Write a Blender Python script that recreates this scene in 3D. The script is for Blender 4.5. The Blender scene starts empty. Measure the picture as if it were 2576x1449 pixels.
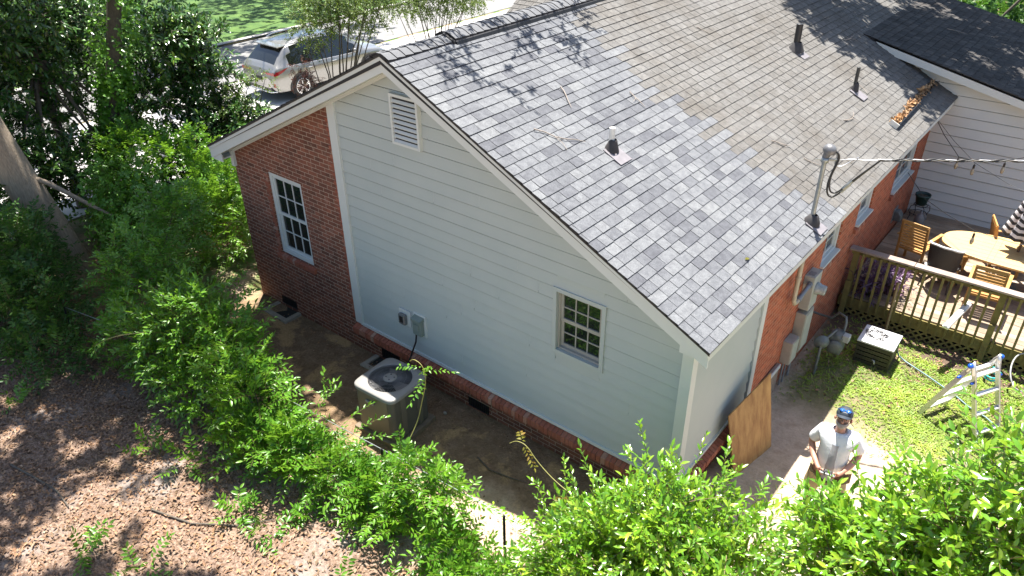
import bpy, bmesh, math, random
import numpy as np
from mathutils import Vector, Matrix
random.seed(7); RNG = np.random.default_rng(11)
SC = bpy.context.scene
COL = SC.collection
rad = math.radians

# ---------------------------------------------------------------- camera
cam = bpy.data.cameras.new("camera"); camo = bpy.data.objects.new("camera", cam); COL.objects.link(camo)
CAM = Vector((2.7088, -6.4447, 7.5792)); yaw, pitch, roll, foc = -0.6851, 0.5526, -0.0117, 1903.63
fw = Vector((math.sin(yaw)*math.cos(pitch), math.cos(yaw)*math.cos(pitch), -math.sin(pitch)))
rt = Vector((math.cos(yaw), -math.sin(yaw), 0)); up = rt.cross(fw)
r2 = math.cos(roll)*rt + math.sin(roll)*up; u2 = -math.sin(roll)*rt + math.cos(roll)*up
m = Matrix((r2, u2, -fw)).transposed().to_4x4(); m.translation = CAM
camo.matrix_world = m
cam.sensor_width = 36; cam.lens = 36*foc/2576; cam.clip_start = .05; cam.clip_end = 600
SC.camera = camo
# ---------------------------------------------------------------- sky, sun, exposure
SUN = Vector((-.20, .215, 1)).normalized()
elev = math.asin(SUN.z); az = math.atan2(SUN.x, SUN.y)
w = bpy.data.worlds.new("World"); SC.world = w; w.use_nodes = True
nt = w.node_tree; bg = nt.nodes['Background']
sky = nt.nodes.new('ShaderNodeTexSky'); sky.sky_type = 'NISHITA'; sky.sun_disc = False
sky.sun_elevation = elev; sky.sun_rotation = az; sky.air_density = 1.0; sky.dust_density = 1.5; sky.ozone_density = 1
nt.links.new(sky.outputs[0], bg.inputs[0]); bg.inputs[1].default_value = .08
sl = bpy.data.lights.new("sun", 'SUN'); sl.energy = 5.0; sl.angle = rad(.5); sl.color = (1, .955, .88)
so = bpy.data.objects.new("sun", sl); COL.objects.link(so)
so.rotation_euler = (-SUN).to_track_quat('-Z', 'Y').to_euler(); so.location = (0, 0, 30)
SC.view_settings.view_transform = 'Standard'; SC.view_settings.look = 'None'
SC.view_settings.exposure = 1.65; SC.view_settings.gamma = 1
SC.cycles.max_bounces = 7; SC.cycles.diffuse_bounces = 4; SC.cycles.transparent_max_bounces = 8
SC.cycles.caustics_reflective = False; SC.cycles.caustics_refractive = False
SC.cycles.sample_clamp_indirect = 6

# ---------------------------------------------------------------- materials
MATS = {}
def _nodes(name):
    mt = bpy.data.materials.new(name); mt.use_nodes = True
    t = mt.node_tree; return mt, t, t.nodes['Principled BSDF']
def N(t, typ, **kw):
    n = t.nodes.new(typ)
    for k, v in kw.items():
        if hasattr(n, k): setattr(n, k, v)
        else: n.inputs[k].default_value = v
    return n
def c4(c): return (c[0], c[1], c[2], 1)
def ramp(t, fac, stops):
    r = t.nodes.new('ShaderNodeValToRGB'); e = r.color_ramp.elements
    while len(e) < len(stops): e.new(.5)
    for q, (p, c) in zip(e, stops): q.position = p; q.color = c4(c)
    t.links.new(fac, r.inputs[0]); return r.outputs[0]
def mixc(t, fac, a, b, mode='MIX'):
    n = t.nodes.new('ShaderNodeMix'); n.data_type = 'RGBA'; n.blend_type = mode
    for s, v in ((0, fac), (6, a), (7, b)):
        if isinstance(v, (int, float)): n.inputs[s].default_value = v
        elif isinstance(v, tuple): n.inputs[s].default_value = c4(v)
        else: t.links.new(v, n.inputs[s])
    return n.outputs[2]
def math_(t, op, a, b=0., c=0.):
    n = t.nodes.new('ShaderNodeMath'); n.operation = op
    for i, v in enumerate((a, b, c)):
        if isinstance(v, (int, float)): n.inputs[i].default_value = v
        else: t.links.new(v, n.inputs[i])
    return n.outputs[0]
def noise(t, scale, detail=4, rough=.6, vec=None, dist=0.):
    n = N(t, 'ShaderNodeTexNoise'); n.inputs['Scale'].default_value = scale; n.inputs['Detail'].default_value = detail
    n.inputs['Roughness'].default_value = rough; n.inputs['Distortion'].default_value = dist
    if vec is None:
        g = t.nodes.new('ShaderNodeNewGeometry'); vec = g.outputs['Position']
    t.links.new(vec, n.inputs['Vector']); return n.outputs[0]
def bump(t, b, h, strength=.3, dist=.01):
    n = t.nodes.new('ShaderNodeBump'); n.inputs['Strength'].default_value = strength; n.inputs['Distance'].default_value = dist
    t.links.new(h, n.inputs['Height']); t.links.new(n.outputs[0], b.inputs['Normal'])
def mat(name, a, b=None, rough=.6, scale=8., metal=0., bmp=.0, bscale=60., spec=.5, stretch=None, coat=0.):
    """plain surface: two tints broken up by noise, optional bump and grain stretch"""
    if name in MATS: return MATS[name]
    mt, t, s = _nodes(name)
    vec = None
    if stretch:
        g = t.nodes.new('ShaderNodeTexCoord'); mp = t.nodes.new('ShaderNodeMapping'); mp.inputs['Scale'].default_value = stretch
        t.links.new(g.outputs['Object'], mp.inputs[0]); vec = mp.outputs[0]
    f = noise(t, scale, 5, .65, vec)
    col = ramp(t, f, [(.32, a), (.68, b or tuple(x*.8 for x in a))])
    t.links.new(col, s.inputs['Base Color'])
    s.inputs['Roughness'].default_value = rough; s.inputs['Metallic'].default_value = metal
    s.inputs['Specular IOR Level'].default_value = spec; s.inputs['Coat Weight'].default_value = coat
    if bmp: bump(t, s, noise(t, bscale, 4, .6, vec), bmp, .01)
    MATS[name] = mt; return mt
def leafmat(name, cols, trans, rough=.38, tr=.34, spec=.5):
    """leaf: a tint of its own per leaf, some light through the blade"""
    mt, t, s = _nodes(name); g = t.nodes.new('ShaderNodeNewGeometry')
    k = len(cols); col = ramp(t, g.outputs['Random Per Island'], [(i/max(1, k-1), c) for i, c in enumerate(cols)])
    pn = noise(t, 1.7, 3, .6); col = mixc(t, .8, col, ramp(t, pn, [(.34, (.62, .72, .70)), (.5, (1, 1, 1)), (.68, (1.32, 1.18, .9))]), 'MULTIPLY')
    t.links.new(col, s.inputs['Base Color']); s.inputs['Roughness'].default_value = rough; s.inputs['Specular IOR Level'].default_value = spec
    tl = t.nodes.new('ShaderNodeBsdfTranslucent'); t.links.new(mixc(t, .6, col, trans), tl.inputs[0])
    mx = t.nodes.new('ShaderNodeMixShader'); mx.inputs[0].default_value = tr
    t.links.new(s.outputs[0], mx.inputs[1]); t.links.new(tl.outputs[0], mx.inputs[2])
    t.links.new(mx.outputs[0], t.nodes['Material Output'].inputs[0]); MATS[name] = mt; return mt

def brick_mat(name, c1, c2, mortar, dirt):
    mt, t, s = _nodes(name); g = t.nodes.new('ShaderNodeNewGeometry')
    sx = t.nodes.new('ShaderNodeSeparateXYZ'); t.links.new(g.outputs['Position'], sx.inputs[0])
    cb = t.nodes.new('ShaderNodeCombineXYZ'); t.links.new(math_(t, 'ADD', sx.outputs[0], sx.outputs[1]), cb.inputs[0]); t.links.new(sx.outputs[2], cb.inputs[1])
    wob = noise(t, 9, 2); off = t.nodes.new('ShaderNodeVectorMath'); off.operation = 'MULTIPLY_ADD'
    cw = t.nodes.new('ShaderNodeCombineXYZ'); t.links.new(wob, cw.inputs[0]); t.links.new(noise(t, 13, 2), cw.inputs[1])
    t.links.new(cw.outputs[0], off.inputs[0]); off.inputs[1].default_value = (.012, .008, 0); t.links.new(cb.outputs[0], off.inputs[2])
    br = N(t, 'ShaderNodeTexBrick'); br.inputs['Scale'].default_value = 1; br.inputs['Brick Width'].default_value = .212; br.inputs['Row Height'].default_value = .0695
    br.inputs['Mortar Size'].default_value = .0055; br.inputs['Mortar Smooth'].default_value = .3; br.inputs['Bias'].default_value = 0
    br.inputs['Color1'].default_value = c4(c1); br.inputs['Color2'].default_value = c4(c2); br.inputs['Mortar'].default_value = c4(mortar)
    t.links.new(off.outputs[0], br.inputs['Vector'])
    vb = N(t, 'ShaderNodeTexWhiteNoise'); fl = t.nodes.new('ShaderNodeVectorMath'); fl.operation = 'FLOOR'; sc_ = t.nodes.new('ShaderNodeVectorMath'); sc_.operation = 'MULTIPLY'; t.links.new(cb.outputs[0], sc_.inputs[0]); sc_.inputs[1].default_value = (1/.106, 1/.0695, 1); t.links.new(sc_.outputs[0], fl.inputs[0]); t.links.new(fl.outputs[0], vb.inputs['Vector'])
    n1 = noise(t, 35, 5, .7); n2 = noise(t, 2.2, 4, .6); n3 = noise(t, 7, 3, .5)
    col = mixc(t, .35, br.outputs[0], ramp(t, n1, [(.3, (.3, .3, .3)), (.7, (1.2, 1.1, 1.05))]), 'MULTIPLY')
    brk = math_(t, 'SUBTRACT', 1., br.outputs['Fac'])
    col = mixc(t, math_(t, 'MULTIPLY', brk, .5), col, ramp(t, vb.outputs[0], [(0, (.45, .5, .55)), (.3, (.95, .9, .85)), (.75, (1.1, 1.05, 1.)), (1, (1.5, 1.45, 1.4))]), 'MULTIPLY')
    smear = math_(t, 'MULTIPLY', ramp(t, n3, [(.60, (0, 0, 0)), (.76, (1, 1, 1))]), ramp(t, n1, [(.42, (0, 0, 0)), (.58, (1, 1, 1))]))
    col = mixc(t, math_(t, 'MULTIPLY', smear, .55), col, tuple(mortar))
    col = mixc(t, ramp(t, n2, [(.5, (0, 0, 0)), (.8, (.5, .5, .5))]), col, dirt)
    t.links.new(col, s.inputs['Base Color']); s.inputs['Roughness'].default_value = .85
    h = math_(t, 'ADD', math_(t, 'MULTIPLY', br.outputs['Fac'], -1.), math_(t, 'MULTIPLY', n1, .35))
    bump(t, s, h, .7, .008); MATS[name] = mt; return mt

def shingle_mat(name, stops, stain, speck=.25):
    """asphalt shingle: each tab keeps its own blend of granules (face attribute 'tone')"""
    mt, t, s = _nodes(name)
    at = t.nodes.new('ShaderNodeAttribute'); at.attribute_name = 'tone'
    col = ramp(t, at.outputs['Fac'], stops)
    gr = noise(t, 75, 5, .85); col = mixc(t, speck, col, ramp(t, gr, [(.34, (.25, .25, .25)), (.64, (1.65, 1.65, 1.65))]), 'MULTIPLY')
    md = noise(t, 13, 3, .6); col = mixc(t, .55, col, ramp(t, md, [(.3, (.62, .62, .64)), (.7, (1.3, 1.3, 1.28))]), 'MULTIPLY')
    st = noise(t, 1.3, 6, .7); st2 = noise(t, 9, 4, .7)
    col = mixc(t, ramp(t, st, [(.42, (0, 0, 0)), (.72, (.75, .75, .75))]), col, stain, 'MULTIPLY')
    col = mixc(t, ramp(t, st2, [(.5, (0, 0, 0)), (.75, (.35, .35, .35))]), col, stain, 'MULTIPLY')
    t.links.new(col, s.inputs['Base Color']); s.inputs['Roughness'].default_value = .9; s.inputs['Specular IOR Level'].default_value = .25
    bump(t, s, gr, .5, .003); MATS[name] = mt; return mt
def plank_mat(name, cols, stretch, rough=.8):
    """weathered boards: every board its own tint, grain along its length"""
    mt, t, s = _nodes(name); g = t.nodes.new('ShaderNodeNewGeometry'); k = len(cols); col = ramp(t, g.outputs['Random Per Island'], [(i/(k-1), c) for i, c in enumerate(cols)])
    tc = t.nodes.new('ShaderNodeTexCoord'); mp = t.nodes.new('ShaderNodeMapping'); mp.inputs['Scale'].default_value = stretch; t.links.new(tc.outputs['Object'], mp.inputs[0])
    gr = noise(t, 4, 6, .7, mp.outputs[0]); n2 = noise(t, 2.3, 4, .6)
    col = mixc(t, .75, col, ramp(t, gr, [(.3, (.35, .33, .3)), (.5, (.95, .95, .95)), (.7, (1.4, 1.38, 1.35))]), 'MULTIPLY'); col = mixc(t, .5, col, ramp(t, n2, [(.35, (.5, .48, .45)), (.6, (1.1, 1.1, 1.1))]), 'MULTIPLY')
    t.links.new(col, s.inputs['Base Color']); s.inputs['Roughness'].default_value = rough; bump(t, s, gr, .4, .006); MATS[name] = mt; return mt

def glassy(name, c=(.012, .016, .016), rough=.03):
    mt, t, s = _nodes(name); s.inputs['Base Color'].default_value = c4(c); s.inputs['Roughness'].default_value = rough
    s.inputs['Specular IOR Level'].default_value = .8; MATS[name] = mt; return mt

# ---------------------------------------------------------------- mesh builder
class MB:
    def __init__(s): s.v = []; s.f = []; s.mi = []; s.sm = []
    def add(s, vs, fs, mi=0, smooth=False):
        o = len(s.v); s.v += [tuple(p) for p in vs]
        for f in fs: s.f.append(tuple(i+o for i in f)); s.mi.append(mi); s.sm.append(smooth)
        return s
    def box(s, lo, hi, mi=0, mtx=None):
        x0, y0, z0 = lo; x1, y1, z1 = hi
        vs = [Vector(p) for p in ((x0, y0, z0), (x1, y0, z0), (x1, y1, z0), (x0, y1, z0), (x0, y0, z1), (x1, y0, z1), (x1, y1, z1), (x0, y1, z1))]
        if mtx is not None: vs = [mtx @ p for p in vs]
        return s.add(vs, [(3, 2, 1, 0), (4, 5, 6, 7), (0, 1, 5, 4), (1, 2, 6, 5), (2, 3, 7, 6), (3, 0, 4, 7)], mi)
    def bar(s, p, q, w, h, upv=(0, 0, 1), mi=0, taper=1.):
        p, q = Vector(p), Vector(q); d = (q-p).normalized(); u = Vector(upv); sd = d.cross(u)
        if sd.length < 1e-4: sd = d.cross(Vector((0, 1, 0)))
        sd.normalize(); u = sd.cross(d).normalized(); vs = []
        for c, k in ((p, 1.), (q, taper)):
            for a, b in ((-1, -1), (1, -1), (1, 1), (-1, 1)): vs.append(c+sd*(a*w/2*k)+u*(b*h/2*k))
        return s.add(vs, [(0, 1, 2, 3), (7, 6, 5, 4), (0, 4, 5, 1), (1, 5, 6, 2), (2, 6, 7, 3), (3, 7, 4, 0)], mi)
    def tube(s, pts, r, n=8, mi=0, caps=True, smooth=True):
        pts = [Vector(p) for p in pts]; k = len(pts); rs = r if isinstance(r, (list, tuple)) else [r]*k
        vs = []; prev = None
        for i, p in enumerate(pts):
            d = (pts[min(i+1, k-1)]-pts[max(i-1, 0)]).normalized()
            if prev is None: a = d.orthogonal().normalized()
            else: a = (prev-d*prev.dot(d)); a = a.normalized() if a.length > 1e-5 else d.orthogonal().normalized()
            prev = a; b = d.cross(a)
            for j in range(n):
                t = 2*math.pi*j/n; vs.append(p+(a*math.cos(t)+b*math.sin(t))*rs[i])
        fs = [(i*n+j, i*n+(j+1) % n, (i+1)*n+(j+1) % n, (i+1)*n+j) for i in range(k-1) for j in range(n)]
        s.add(vs, fs, mi, smooth)
        if caps: s.add(vs[:n], [tuple(range(n))[::-1]], mi); s.add(vs[-n:], [tuple(range(n))], mi)
        return s
    def lathe(s, prof, c=(0, 0, 0), axis=(0, 0, 1), n=16, mi=0, sxy=(1, 1)):
        q = Vector((0, 0, 1)).rotation_difference(Vector(axis).normalized()); c = Vector(c); vs = []
        for r, z in prof:
            for j in range(n):
                t = 2*math.pi*j/n; vs.append(c+q @ Vector((r*math.cos(t)*sxy[0], r*math.sin(t)*sxy[1], z)))
        k = len(prof)
        return s.add(vs, [(i*n+j, i*n+(j+1) % n, (i+1)*n+(j+1) % n, (i+1)*n+j) for i in range(k-1) for j in range(n)], mi, True)
    def prism(s, poly, ext, mi=0):
        poly = [Vector(p) for p in poly]; e = Vector(ext); n = len(poly)
        return s.add(poly+[p+e for p in poly], [tuple(range(n))[::-1], tuple(range(n, 2*n))]+[(i, (i+1) % n, n+(i+1) % n, n+i) for i in range(n)], mi)
    def build(s, name, mats, parent=None, loc=None, bevel=0., recalc=True):
        me = bpy.data.meshes.new(name); me.from_pydata(s.v, [], s.f)
        if not isinstance(mats, (list, tuple)): mats = [mats]
        for q in mats: me.materials.append(q)
        me.polygons.foreach_set('material_index', s.mi); me.polygons.foreach_set('use_smooth', s.sm); me.update()
        if recalc:
            b = bmesh.new(); b.from_mesh(me); bmesh.ops.recalc_face_normals(b, faces=b.faces); b.to_mesh(me); b.free()
        o = bpy.data.objects.new(name, me); COL.objects.link(o)
        if parent is not None: put(o, parent)
        if bevel:
            bv = o.modifiers.new('bevel', 'BEVEL'); bv.width = bevel; bv.segments = 2; bv.limit_method = 'ANGLE'
        return o
def put(o, parent):
    """child keeps the world-space coordinates it was built in"""
    o.parent = parent
    o.matrix_parent_inverse = Matrix.LocRotScale(parent.location, parent.rotation_euler, parent.scale).inverted() if parent.type == 'EMPTY' else Matrix()
def dup(root, loc, rz=0., label=None):
    r = root.copy(); COL.objects.link(r); r.location = loc; r.rotation_euler = (0, 0, rz)
    if label: r['label'] = label
    for ch in list(root.children):
        c = ch.copy(); COL.objects.link(c); c.parent = r
        for g in list(ch.children):
            d = g.copy(); COL.objects.link(d); d.parent = c
    return r
def thing(name, label, cat, loc=(0, 0, 0), rz=0., group=None):
    o = bpy.data.objects.new(name, None); COL.objects.link(o); o.empty_display_size = .2
    o.location = loc; o.rotation_euler = (0, 0, rz); o['label'] = label; o['category'] = cat
    if group: o['group'] = group
    return o
def tag(o, label, cat, group=None, kind=None):
    o['label'] = label; o['category'] = cat
    if group: o['group'] = group
    if kind: o['kind'] = kind
    return o
def struct(o): o['kind'] = 'structure'; return o
def part(mb, name, mats, t, **k): return mb.build(name, mats, t, **k)

def np_mesh(name, V, F, mats, mi=None, smooth=True, parent=None):
    """V (n,3), F list of (m,k) int arrays"""
    me = bpy.data.meshes.new(name); V = np.asarray(V, np.float32)
    me.vertices.add(len(V)); me.vertices.foreach_set('co', V.ravel())
    loops = np.concatenate([f.ravel() for f in F]); sizes = np.concatenate([np.full(len(f), f.shape[1]) for f in F])
    me.loops.add(len(loops)); me.loops.foreach_set('vertex_index', loops.astype(np.int32))
    me.polygons.add(len(sizes)); st = np.concatenate([[0], np.cumsum(sizes)[:-1]]).astype(np.int32)
    me.polygons.foreach_set('loop_start', st)
    try: me.polygons.foreach_set('loop_total', sizes.astype(np.int32))
    except Exception: pass
    if not isinstance(mats, (list, tuple)): mats = [mats]
    for q in mats: me.materials.append(q)
    if mi is not None: me.polygons.foreach_set('material_index', np.asarray(mi, np.int32))
    me.polygons.foreach_set('use_smooth', np.full(len(sizes), smooth))
    me.update(calc_edges=True); me.validate()
    o = bpy.data.objects.new(name, me); COL.objects.link(o)
    if parent is not None: put(o, parent)
    return o
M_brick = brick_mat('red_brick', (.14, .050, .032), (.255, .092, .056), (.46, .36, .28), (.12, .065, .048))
M_brick_bounce = brick_mat('red_brick_bounce_lit', (.30, .07, .03), (.45, .12, .053), (.46, .30, .20), (.26, .07, .035))  # same brick, with the orange of ground bounce light put into its colour
M_found = brick_mat('foundation_brick', (.17, .08, .05), (.24, .12, .075), (.26, .19, .13), (.15, .10, .07))
def rowlock_mat():
    mt, t, s = _nodes('rowlock_brick'); g = t.nodes.new('ShaderNodeNewGeometry')
    col = ramp(t, g.outputs['Random Per Island'], [(0, (.27, .085, .05)), (.5, (.325, .10, .058)), (.9, (.36, .13, .08)), (1, (.42, .28, .21))])
    n = noise(t, 40, 4, .7); t.links.new(mixc(t, .4, col, ramp(t, n, [(.3, (.4, .4, .4)), (.7, (1.2, 1.2, 1.2))]), 'MULTIPLY'), s.inputs['Base Color'])
    s.inputs['Roughness'].default_value = .85; bump(t, s, n, .5, .006); return mt
M_row = rowlock_mat()
M_mortar = mat('mortar', (.33, .26, .19), (.24, .18, .13), .9, 20)
M_siding = mat('white_siding', (.42, .465, .455), (.39, .44, .435), .5, 1.6, bmp=.05, bscale=90)
M_vinyl = mat('grey_white_vinyl', (.60, .61, .59), (.56, .575, .565), .5, 1.2, bmp=.04, bscale=70)
M_trim = mat('white_trim', (.58, .61, .60), (.545, .58, .57), .45, 3)
M_sash = mat('window_sash', (.58, .60, .59), (.53, .56, .55), .35, 4)
M_taupe = mat('taupe_sash', (.36, .35, .31), (.31, .30, .27), .4, 4)
M_almond = mat('almond_trim', (.60, .60, .52), (.54, .54, .46), .5, 3)
M_glass = glassy('window_glass')
M_dark = mat('dark_void', (.012, .012, .012), (.02, .02, .018), .8)
M_new = shingle_mat('new_shingle', [(0, (.095, .098, .109)), (.3, (.116, .120, .130)), (.55, (.138, .143, .152)), (.8, (.155, .160, .168)), (1, (.168, .173, .178))], (.78, .78, .8), .5)
M_old = shingle_mat('old_shingle', [(0, (.108, .104, .099)), (.5, (.137, .133, .127)), (1, (.165, .161, .155))], (.70, .64, .57), .5)
M_edge = mat('shingle_edge', (.022, .022, .025), (.035, .033, .033), .9, 30)
M_drk_roof = shingle_mat('dark_roof_shingle', [(0, (.038, .037, .037)), (.5, (.065, .062, .06)), (1, (.09, .083, .078))], (.55, .45, .38), .35)
M_ridge = mat('ridge_cap', (.14, .143, .15), (.095, .098, .105), .9, 60, bmp=.3, bscale=160)
M_black = mat('black_plastic', (.014, .014, .016), (.022, .022, .024), .45, 10)
M_rubber = mat('black_rubber', (.03, .028, .03), (.05, .045, .045), .7, 10)
M_galv = mat('galvanised_steel', (.36, .38, .38), (.24, .26, .26), .35, 14, metal=.6)
M_pvc = mat('white_pvc', (.74, .73, .68), (.66, .64, .58), .4, 6)
M_grey_pvc = mat('grey_pvc', (.20, .225, .25), (.16, .18, .20), .45, 6)
M_beige = mat('beige_conduit', (.47, .43, .33), (.38, .34, .25), .5, 6)
M_box_grey = mat('electric_box_grey', (.40, .42, .38), (.33, .35, .31), .45, 5, spec=.4)
M_box_tan = mat('tan_box', (.36, .345, .30), (.29, .275, .23), .5, 5)
M_green_grey = mat('disconnect_box', (.20, .245, .225), (.16, .20, .185), .45, 8)
M_conc = mat('concrete', (.34, .31, .26), (.26, .23, .19), .9, 14, bmp=.3)
M_gas = mat('gas_meter_grey', (.135, .152, .15), (.095, .108, .105), .5, 12)
M_alu = mat('aluminium', (.70, .70, .69), (.58, .58, .57), .32, 10, metal=.75)
M_alu_rung = mat('bright_aluminium', (.82, .82, .82), (.74, .74, .74), .28, 10, metal=.5)
M_blue = mat('blue_knob', (.01, .10, .55), (.01, .07, .42), .3)
M_teak = mat('teak', (.50, .285, .095), (.40, .21, .06), .5, 3, stretch=(3, 30, 30), bmp=.1)
M_teak_dark = mat('teak_shaded_side', (.36, .19, .055), (.28, .14, .04), .55, 3, stretch=(3, 30, 30), bmp=.1)  # darker copy of the teak with shade put into its colour; also plank joints
M_table = mat('table_teak', (.62, .42, .19), (.52, .33, .13), .5, 3, stretch=(2, 26, 10), bmp=.08)
M_rail = mat('mossy_lumber', (.22, .18, .055), (.13, .105, .035), .8, 6, bmp=.25, bscale=40)
M_rail_top = plank_mat('weathered_rail_top', [(.27, .21, .18), (.34, .275, .235)], (1.5, 40, 40))
M_deck = plank_mat('deck_board', [(.22, .16, .105), (.33, .255, .18), (.27, .20, .14), (.38, .31, .235), (.24, .175, .12)], (1.2, 26, 8))
M_ply = mat('plywood', (.46, .265, .095), (.25, .115, .035), .65, 2.2, stretch=(5, 5, 1.), bmp=.08)
M_crate = mat('dark_resin_wood', (.042, .038, .028), (.028, .026, .02), .5, 6, stretch=(2, 20, 20))
M_crate_top = mat('crate_white_lid', (.66, .66, .67), (.55, .55, .57), .4, 6)
M_cable = mat('black_cable', (.012, .012, .013), (.02, .02, .02), .4)
M_cable_l = mat('bare_neutral_cable', (.62, .62, .62), (.45, .45, .45), .35, metal=.6)
M_bark = mat('tree_bark', (.42, .33, .24), (.23, .18, .13), .9, 5, stretch=(11, 11, 1.3), bmp=1., bscale=7)
M_bark_d = mat('grey_bark', (.13, .11, .085), (.07, .058, .045), .9, 6, stretch=(8, 8, 3), bmp=.6, bscale=9)
M_stem = mat('green_stem', (.12, .13, .04), (.16, .11, .05), .7, 12)
M_twig = mat('dry_twig', (.33, .29, .25), (.22, .18, .15), .8, 20)
M_street = mat('street_concrete', (.50, .48, .46), (.42, .40, .385), .9, 1.5, bmp=.2, bscale=80)
L_privet = leafmat('privet_leaf', [(.05, .14, .010), (.10, .26, .016), (.20, .40, .026), (.075, .20, .014), (.14, .33, .02), (.32, .47, .04), (.09, .23, .014)], (.46, .66, .05), .27, .36, .8)
L_wist = leafmat('wisteria_leaf', [(.065, .185, .016), (.10, .255, .02), (.15, .32, .026), (.08, .215, .018)], (.32, .56, .04), .36, .38, .55)
L_ivy = leafmat('ivy_leaf', [(.075, .21, .02), (.12, .29, .026), (.09, .24, .02)], (.20, .36, .04), .4, .3, .5)
L_shade = leafmat('shade_shrub_leaf', [(.034, .095, .018), (.052, .13, .022), (.072, .165, .024)], (.12, .26, .03), .45, .3, .4)
L_mag = leafmat('magnolia_leaf', [(.034, .095, .022), (.052, .13, .028), (.075, .165, .032), (.04, .105, .025), (.065, .15, .03), (.16, .24, .03)], (.08, .16, .02), .24, .14, .6)
L_crape = leafmat('crape_leaf', [(.05, .10, .018), (.08, .14, .025), (.11, .18, .03), (.06, .12, .02)], (.26, .36, .04), .4, .36, .5)
L_maple = leafmat('purple_maple_leaf', [(.06, .025, .025), (.09, .035, .033), (.05, .022, .022), (.12, .045, .035)], (.18, .04, .03), .5, .3, .4)
L_yellow = leafmat('yellowing_leaf', [(.22, .17, .02), (.16, .17, .02), (.26, .15, .03)], (.4, .3, .04), .5, .35, .4)
L_purple = leafmat('purple_heart_leaf', [(.075, .03, .095), (.12, .06, .145), (.05, .022, .065), (.2, .13, .22)], (.16, .05, .17), .4, .25, .5)
L_canopy = leafmat('canopy_leaf', [(.04, .09, .015), (.06, .12, .018)], (.16, .28, .03), .5, .2, .4)
L_dead = leafmat('dead_leaf', [(.38, .255, .17), (.19, .112, .068), (.28, .17, .105), (.12, .07, .043), (.33, .21, .135), (.24, .135, .08), (.43, .30, .205)], (.2, .1, .05), .8, .08, .25)
L_straw = leafmat('fallen_leaf', [(.34, .20, .10), (.42, .27, .15), (.27, .145, .07)], (.4, .2, .08), .7, .1, .3)
L_grass = leafmat('grass_blade', [(.16, .27, .025), (.23, .34, .035), (.30, .37, .075), (.18, .30, .024)], (.3, .42, .05), .5, .3, .4)
# ================================================================ ground, street
def ground_mat():
    mt, t, s = _nodes('yard_soil'); g = t.nodes.new('ShaderNodeNewGeometry'); P = g.outputs['Position']
    sx = t.nodes.new('ShaderNodeSeparateXYZ'); t.links.new(P, sx.inputs[0]); X, Y = sx.outputs[0], sx.outputs[1]
    wob = math_(t, 'MULTIPLY', math_(t, 'SUBTRACT', noise(t, 1.3, 5, .65), .5), 1.6)
    fine = noise(t, 28, 6, .75); mid = noise(t, 5, 5, .7); big = noise(t, .9, 4, .6)
    litter = ramp(t, fine, [(.30, (.06, .038, .027)), (.45, (.165, .108, .077)), (.56, (.28, .195, .145)), (.70, (.44, .33, .25))])
    litter = mixc(t, ramp(t, big, [(.55, (0, 0, 0)), (.68, (.8, .8, .8))]), litter, (.30, .265, .24))
    soil = ramp(t, mid, [(.3, (.175, .115, .066)), (.5, (.225, .155, .095)), (.72, (.28, .20, .13))])
    soil = mixc(t, ramp(t, noise(t, 1.5, 6, .62, dist=.3), [(.54, (0, 0, 0)), (.61, (.85, .85, .85))]), soil, (.44, .30, .15))
    soil = mixc(t, .55, soil, ramp(t, fine, [(.32, (.35, .35, .35)), (.6, (1.15, 1.12, 1.1))]), 'MULTIPLY')
    sand = ramp(t, mid, [(.3, (.42, .32, .225)), (.6, (.58, .46, .345)), (.75, (.46, .35, .25))])
    sand = mixc(t, .3, sand, ramp(t, fine, [(.3, (.35, .35, .35)), (.65, (1.15, 1.12, 1.08))]), 'MULTIPLY')
    turf = ramp(t, mid, [(.3, (.10, .12, .04)), (.6, (.19, .17, .085)), (.8, (.30, .23, .15))])
    def step(v, e0, e1):
        n = t.nodes.new('ShaderNodeMapRange'); n.clamp = True; t.links.new(v, n.inputs[0]); n.inputs[1].default_value = e0; n.inputs[2].default_value = e1; return n.outputs[0]
    yw = math_(t, 'ADD', Y, math_(t, 'MULTIPLY', wob, .45)); xw = math_(t, 'ADD', X, math_(t, 'MULTIPLY', wob, .5))
    yd = math_(t, 'SUBTRACT', yw, math_(t, 'MULTIPLY', X, .12))
    col = mixc(t, step(yd, -1.9, -1.6), litter, soil)                       # bare strip along the house wall
    lit = math_(t, 'MULTIPLY', step(math_(t, 'ADD', yw, math_(t, 'MULTIPLY', X, 0)), -2.7, -2.2), step(xw, -3.4, -2.2))
    col = mixc(t, math_(t, 'MULTIPLY', lit, step(math_(t, 'MULTIPLY', yw, -1.), .95, 1.3)), col, sand)  # sand between fence and rake shadow, its sunlit brightness put into the tint
    col = mixc(t, step(xw, -.35, .15), col, sand)                           # sandy side yard
    col = mixc(t, math_(t, 'MULTIPLY', step(xw, .0, .3), step(yw, 2.7, 3.5)), col, turf)
    col = mixc(t, math_(t, 'MULTIPLY', step(math_(t, 'SUBTRACT', math_(t, 'MULTIPLY', yw, 1.), math_(t, 'MULTIPLY', xw, .0)), 4.7, 5.6), step(xw, -.2, .1)), col, (.12, .085, .06))
    far = step(math_(t, 'MULTIPLY', X, -1.), 8.6, 9.2)
    front = mixc(t, ramp(t, big, [(.45, (0, 0, 0)), (.55, (1, 1, 1))]), mixc(t, .5, soil, sand), (.10, .16, .04))
    col = mixc(t, math_(t, 'MULTIPLY', far, step(yw, -1.4, -.6)), col, front)
    t.links.new(col, s.inputs['Base Color']); s.inputs['Roughness'].default_value = .95; s.inputs['Specular IOR Level'].default_value = .2
    bump(t, s, math_(t, 'ADD', fine, math_(t, 'MULTIPLY', mid, 1.5)), .8, .03); return mt
M_ground = ground_mat()
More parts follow.
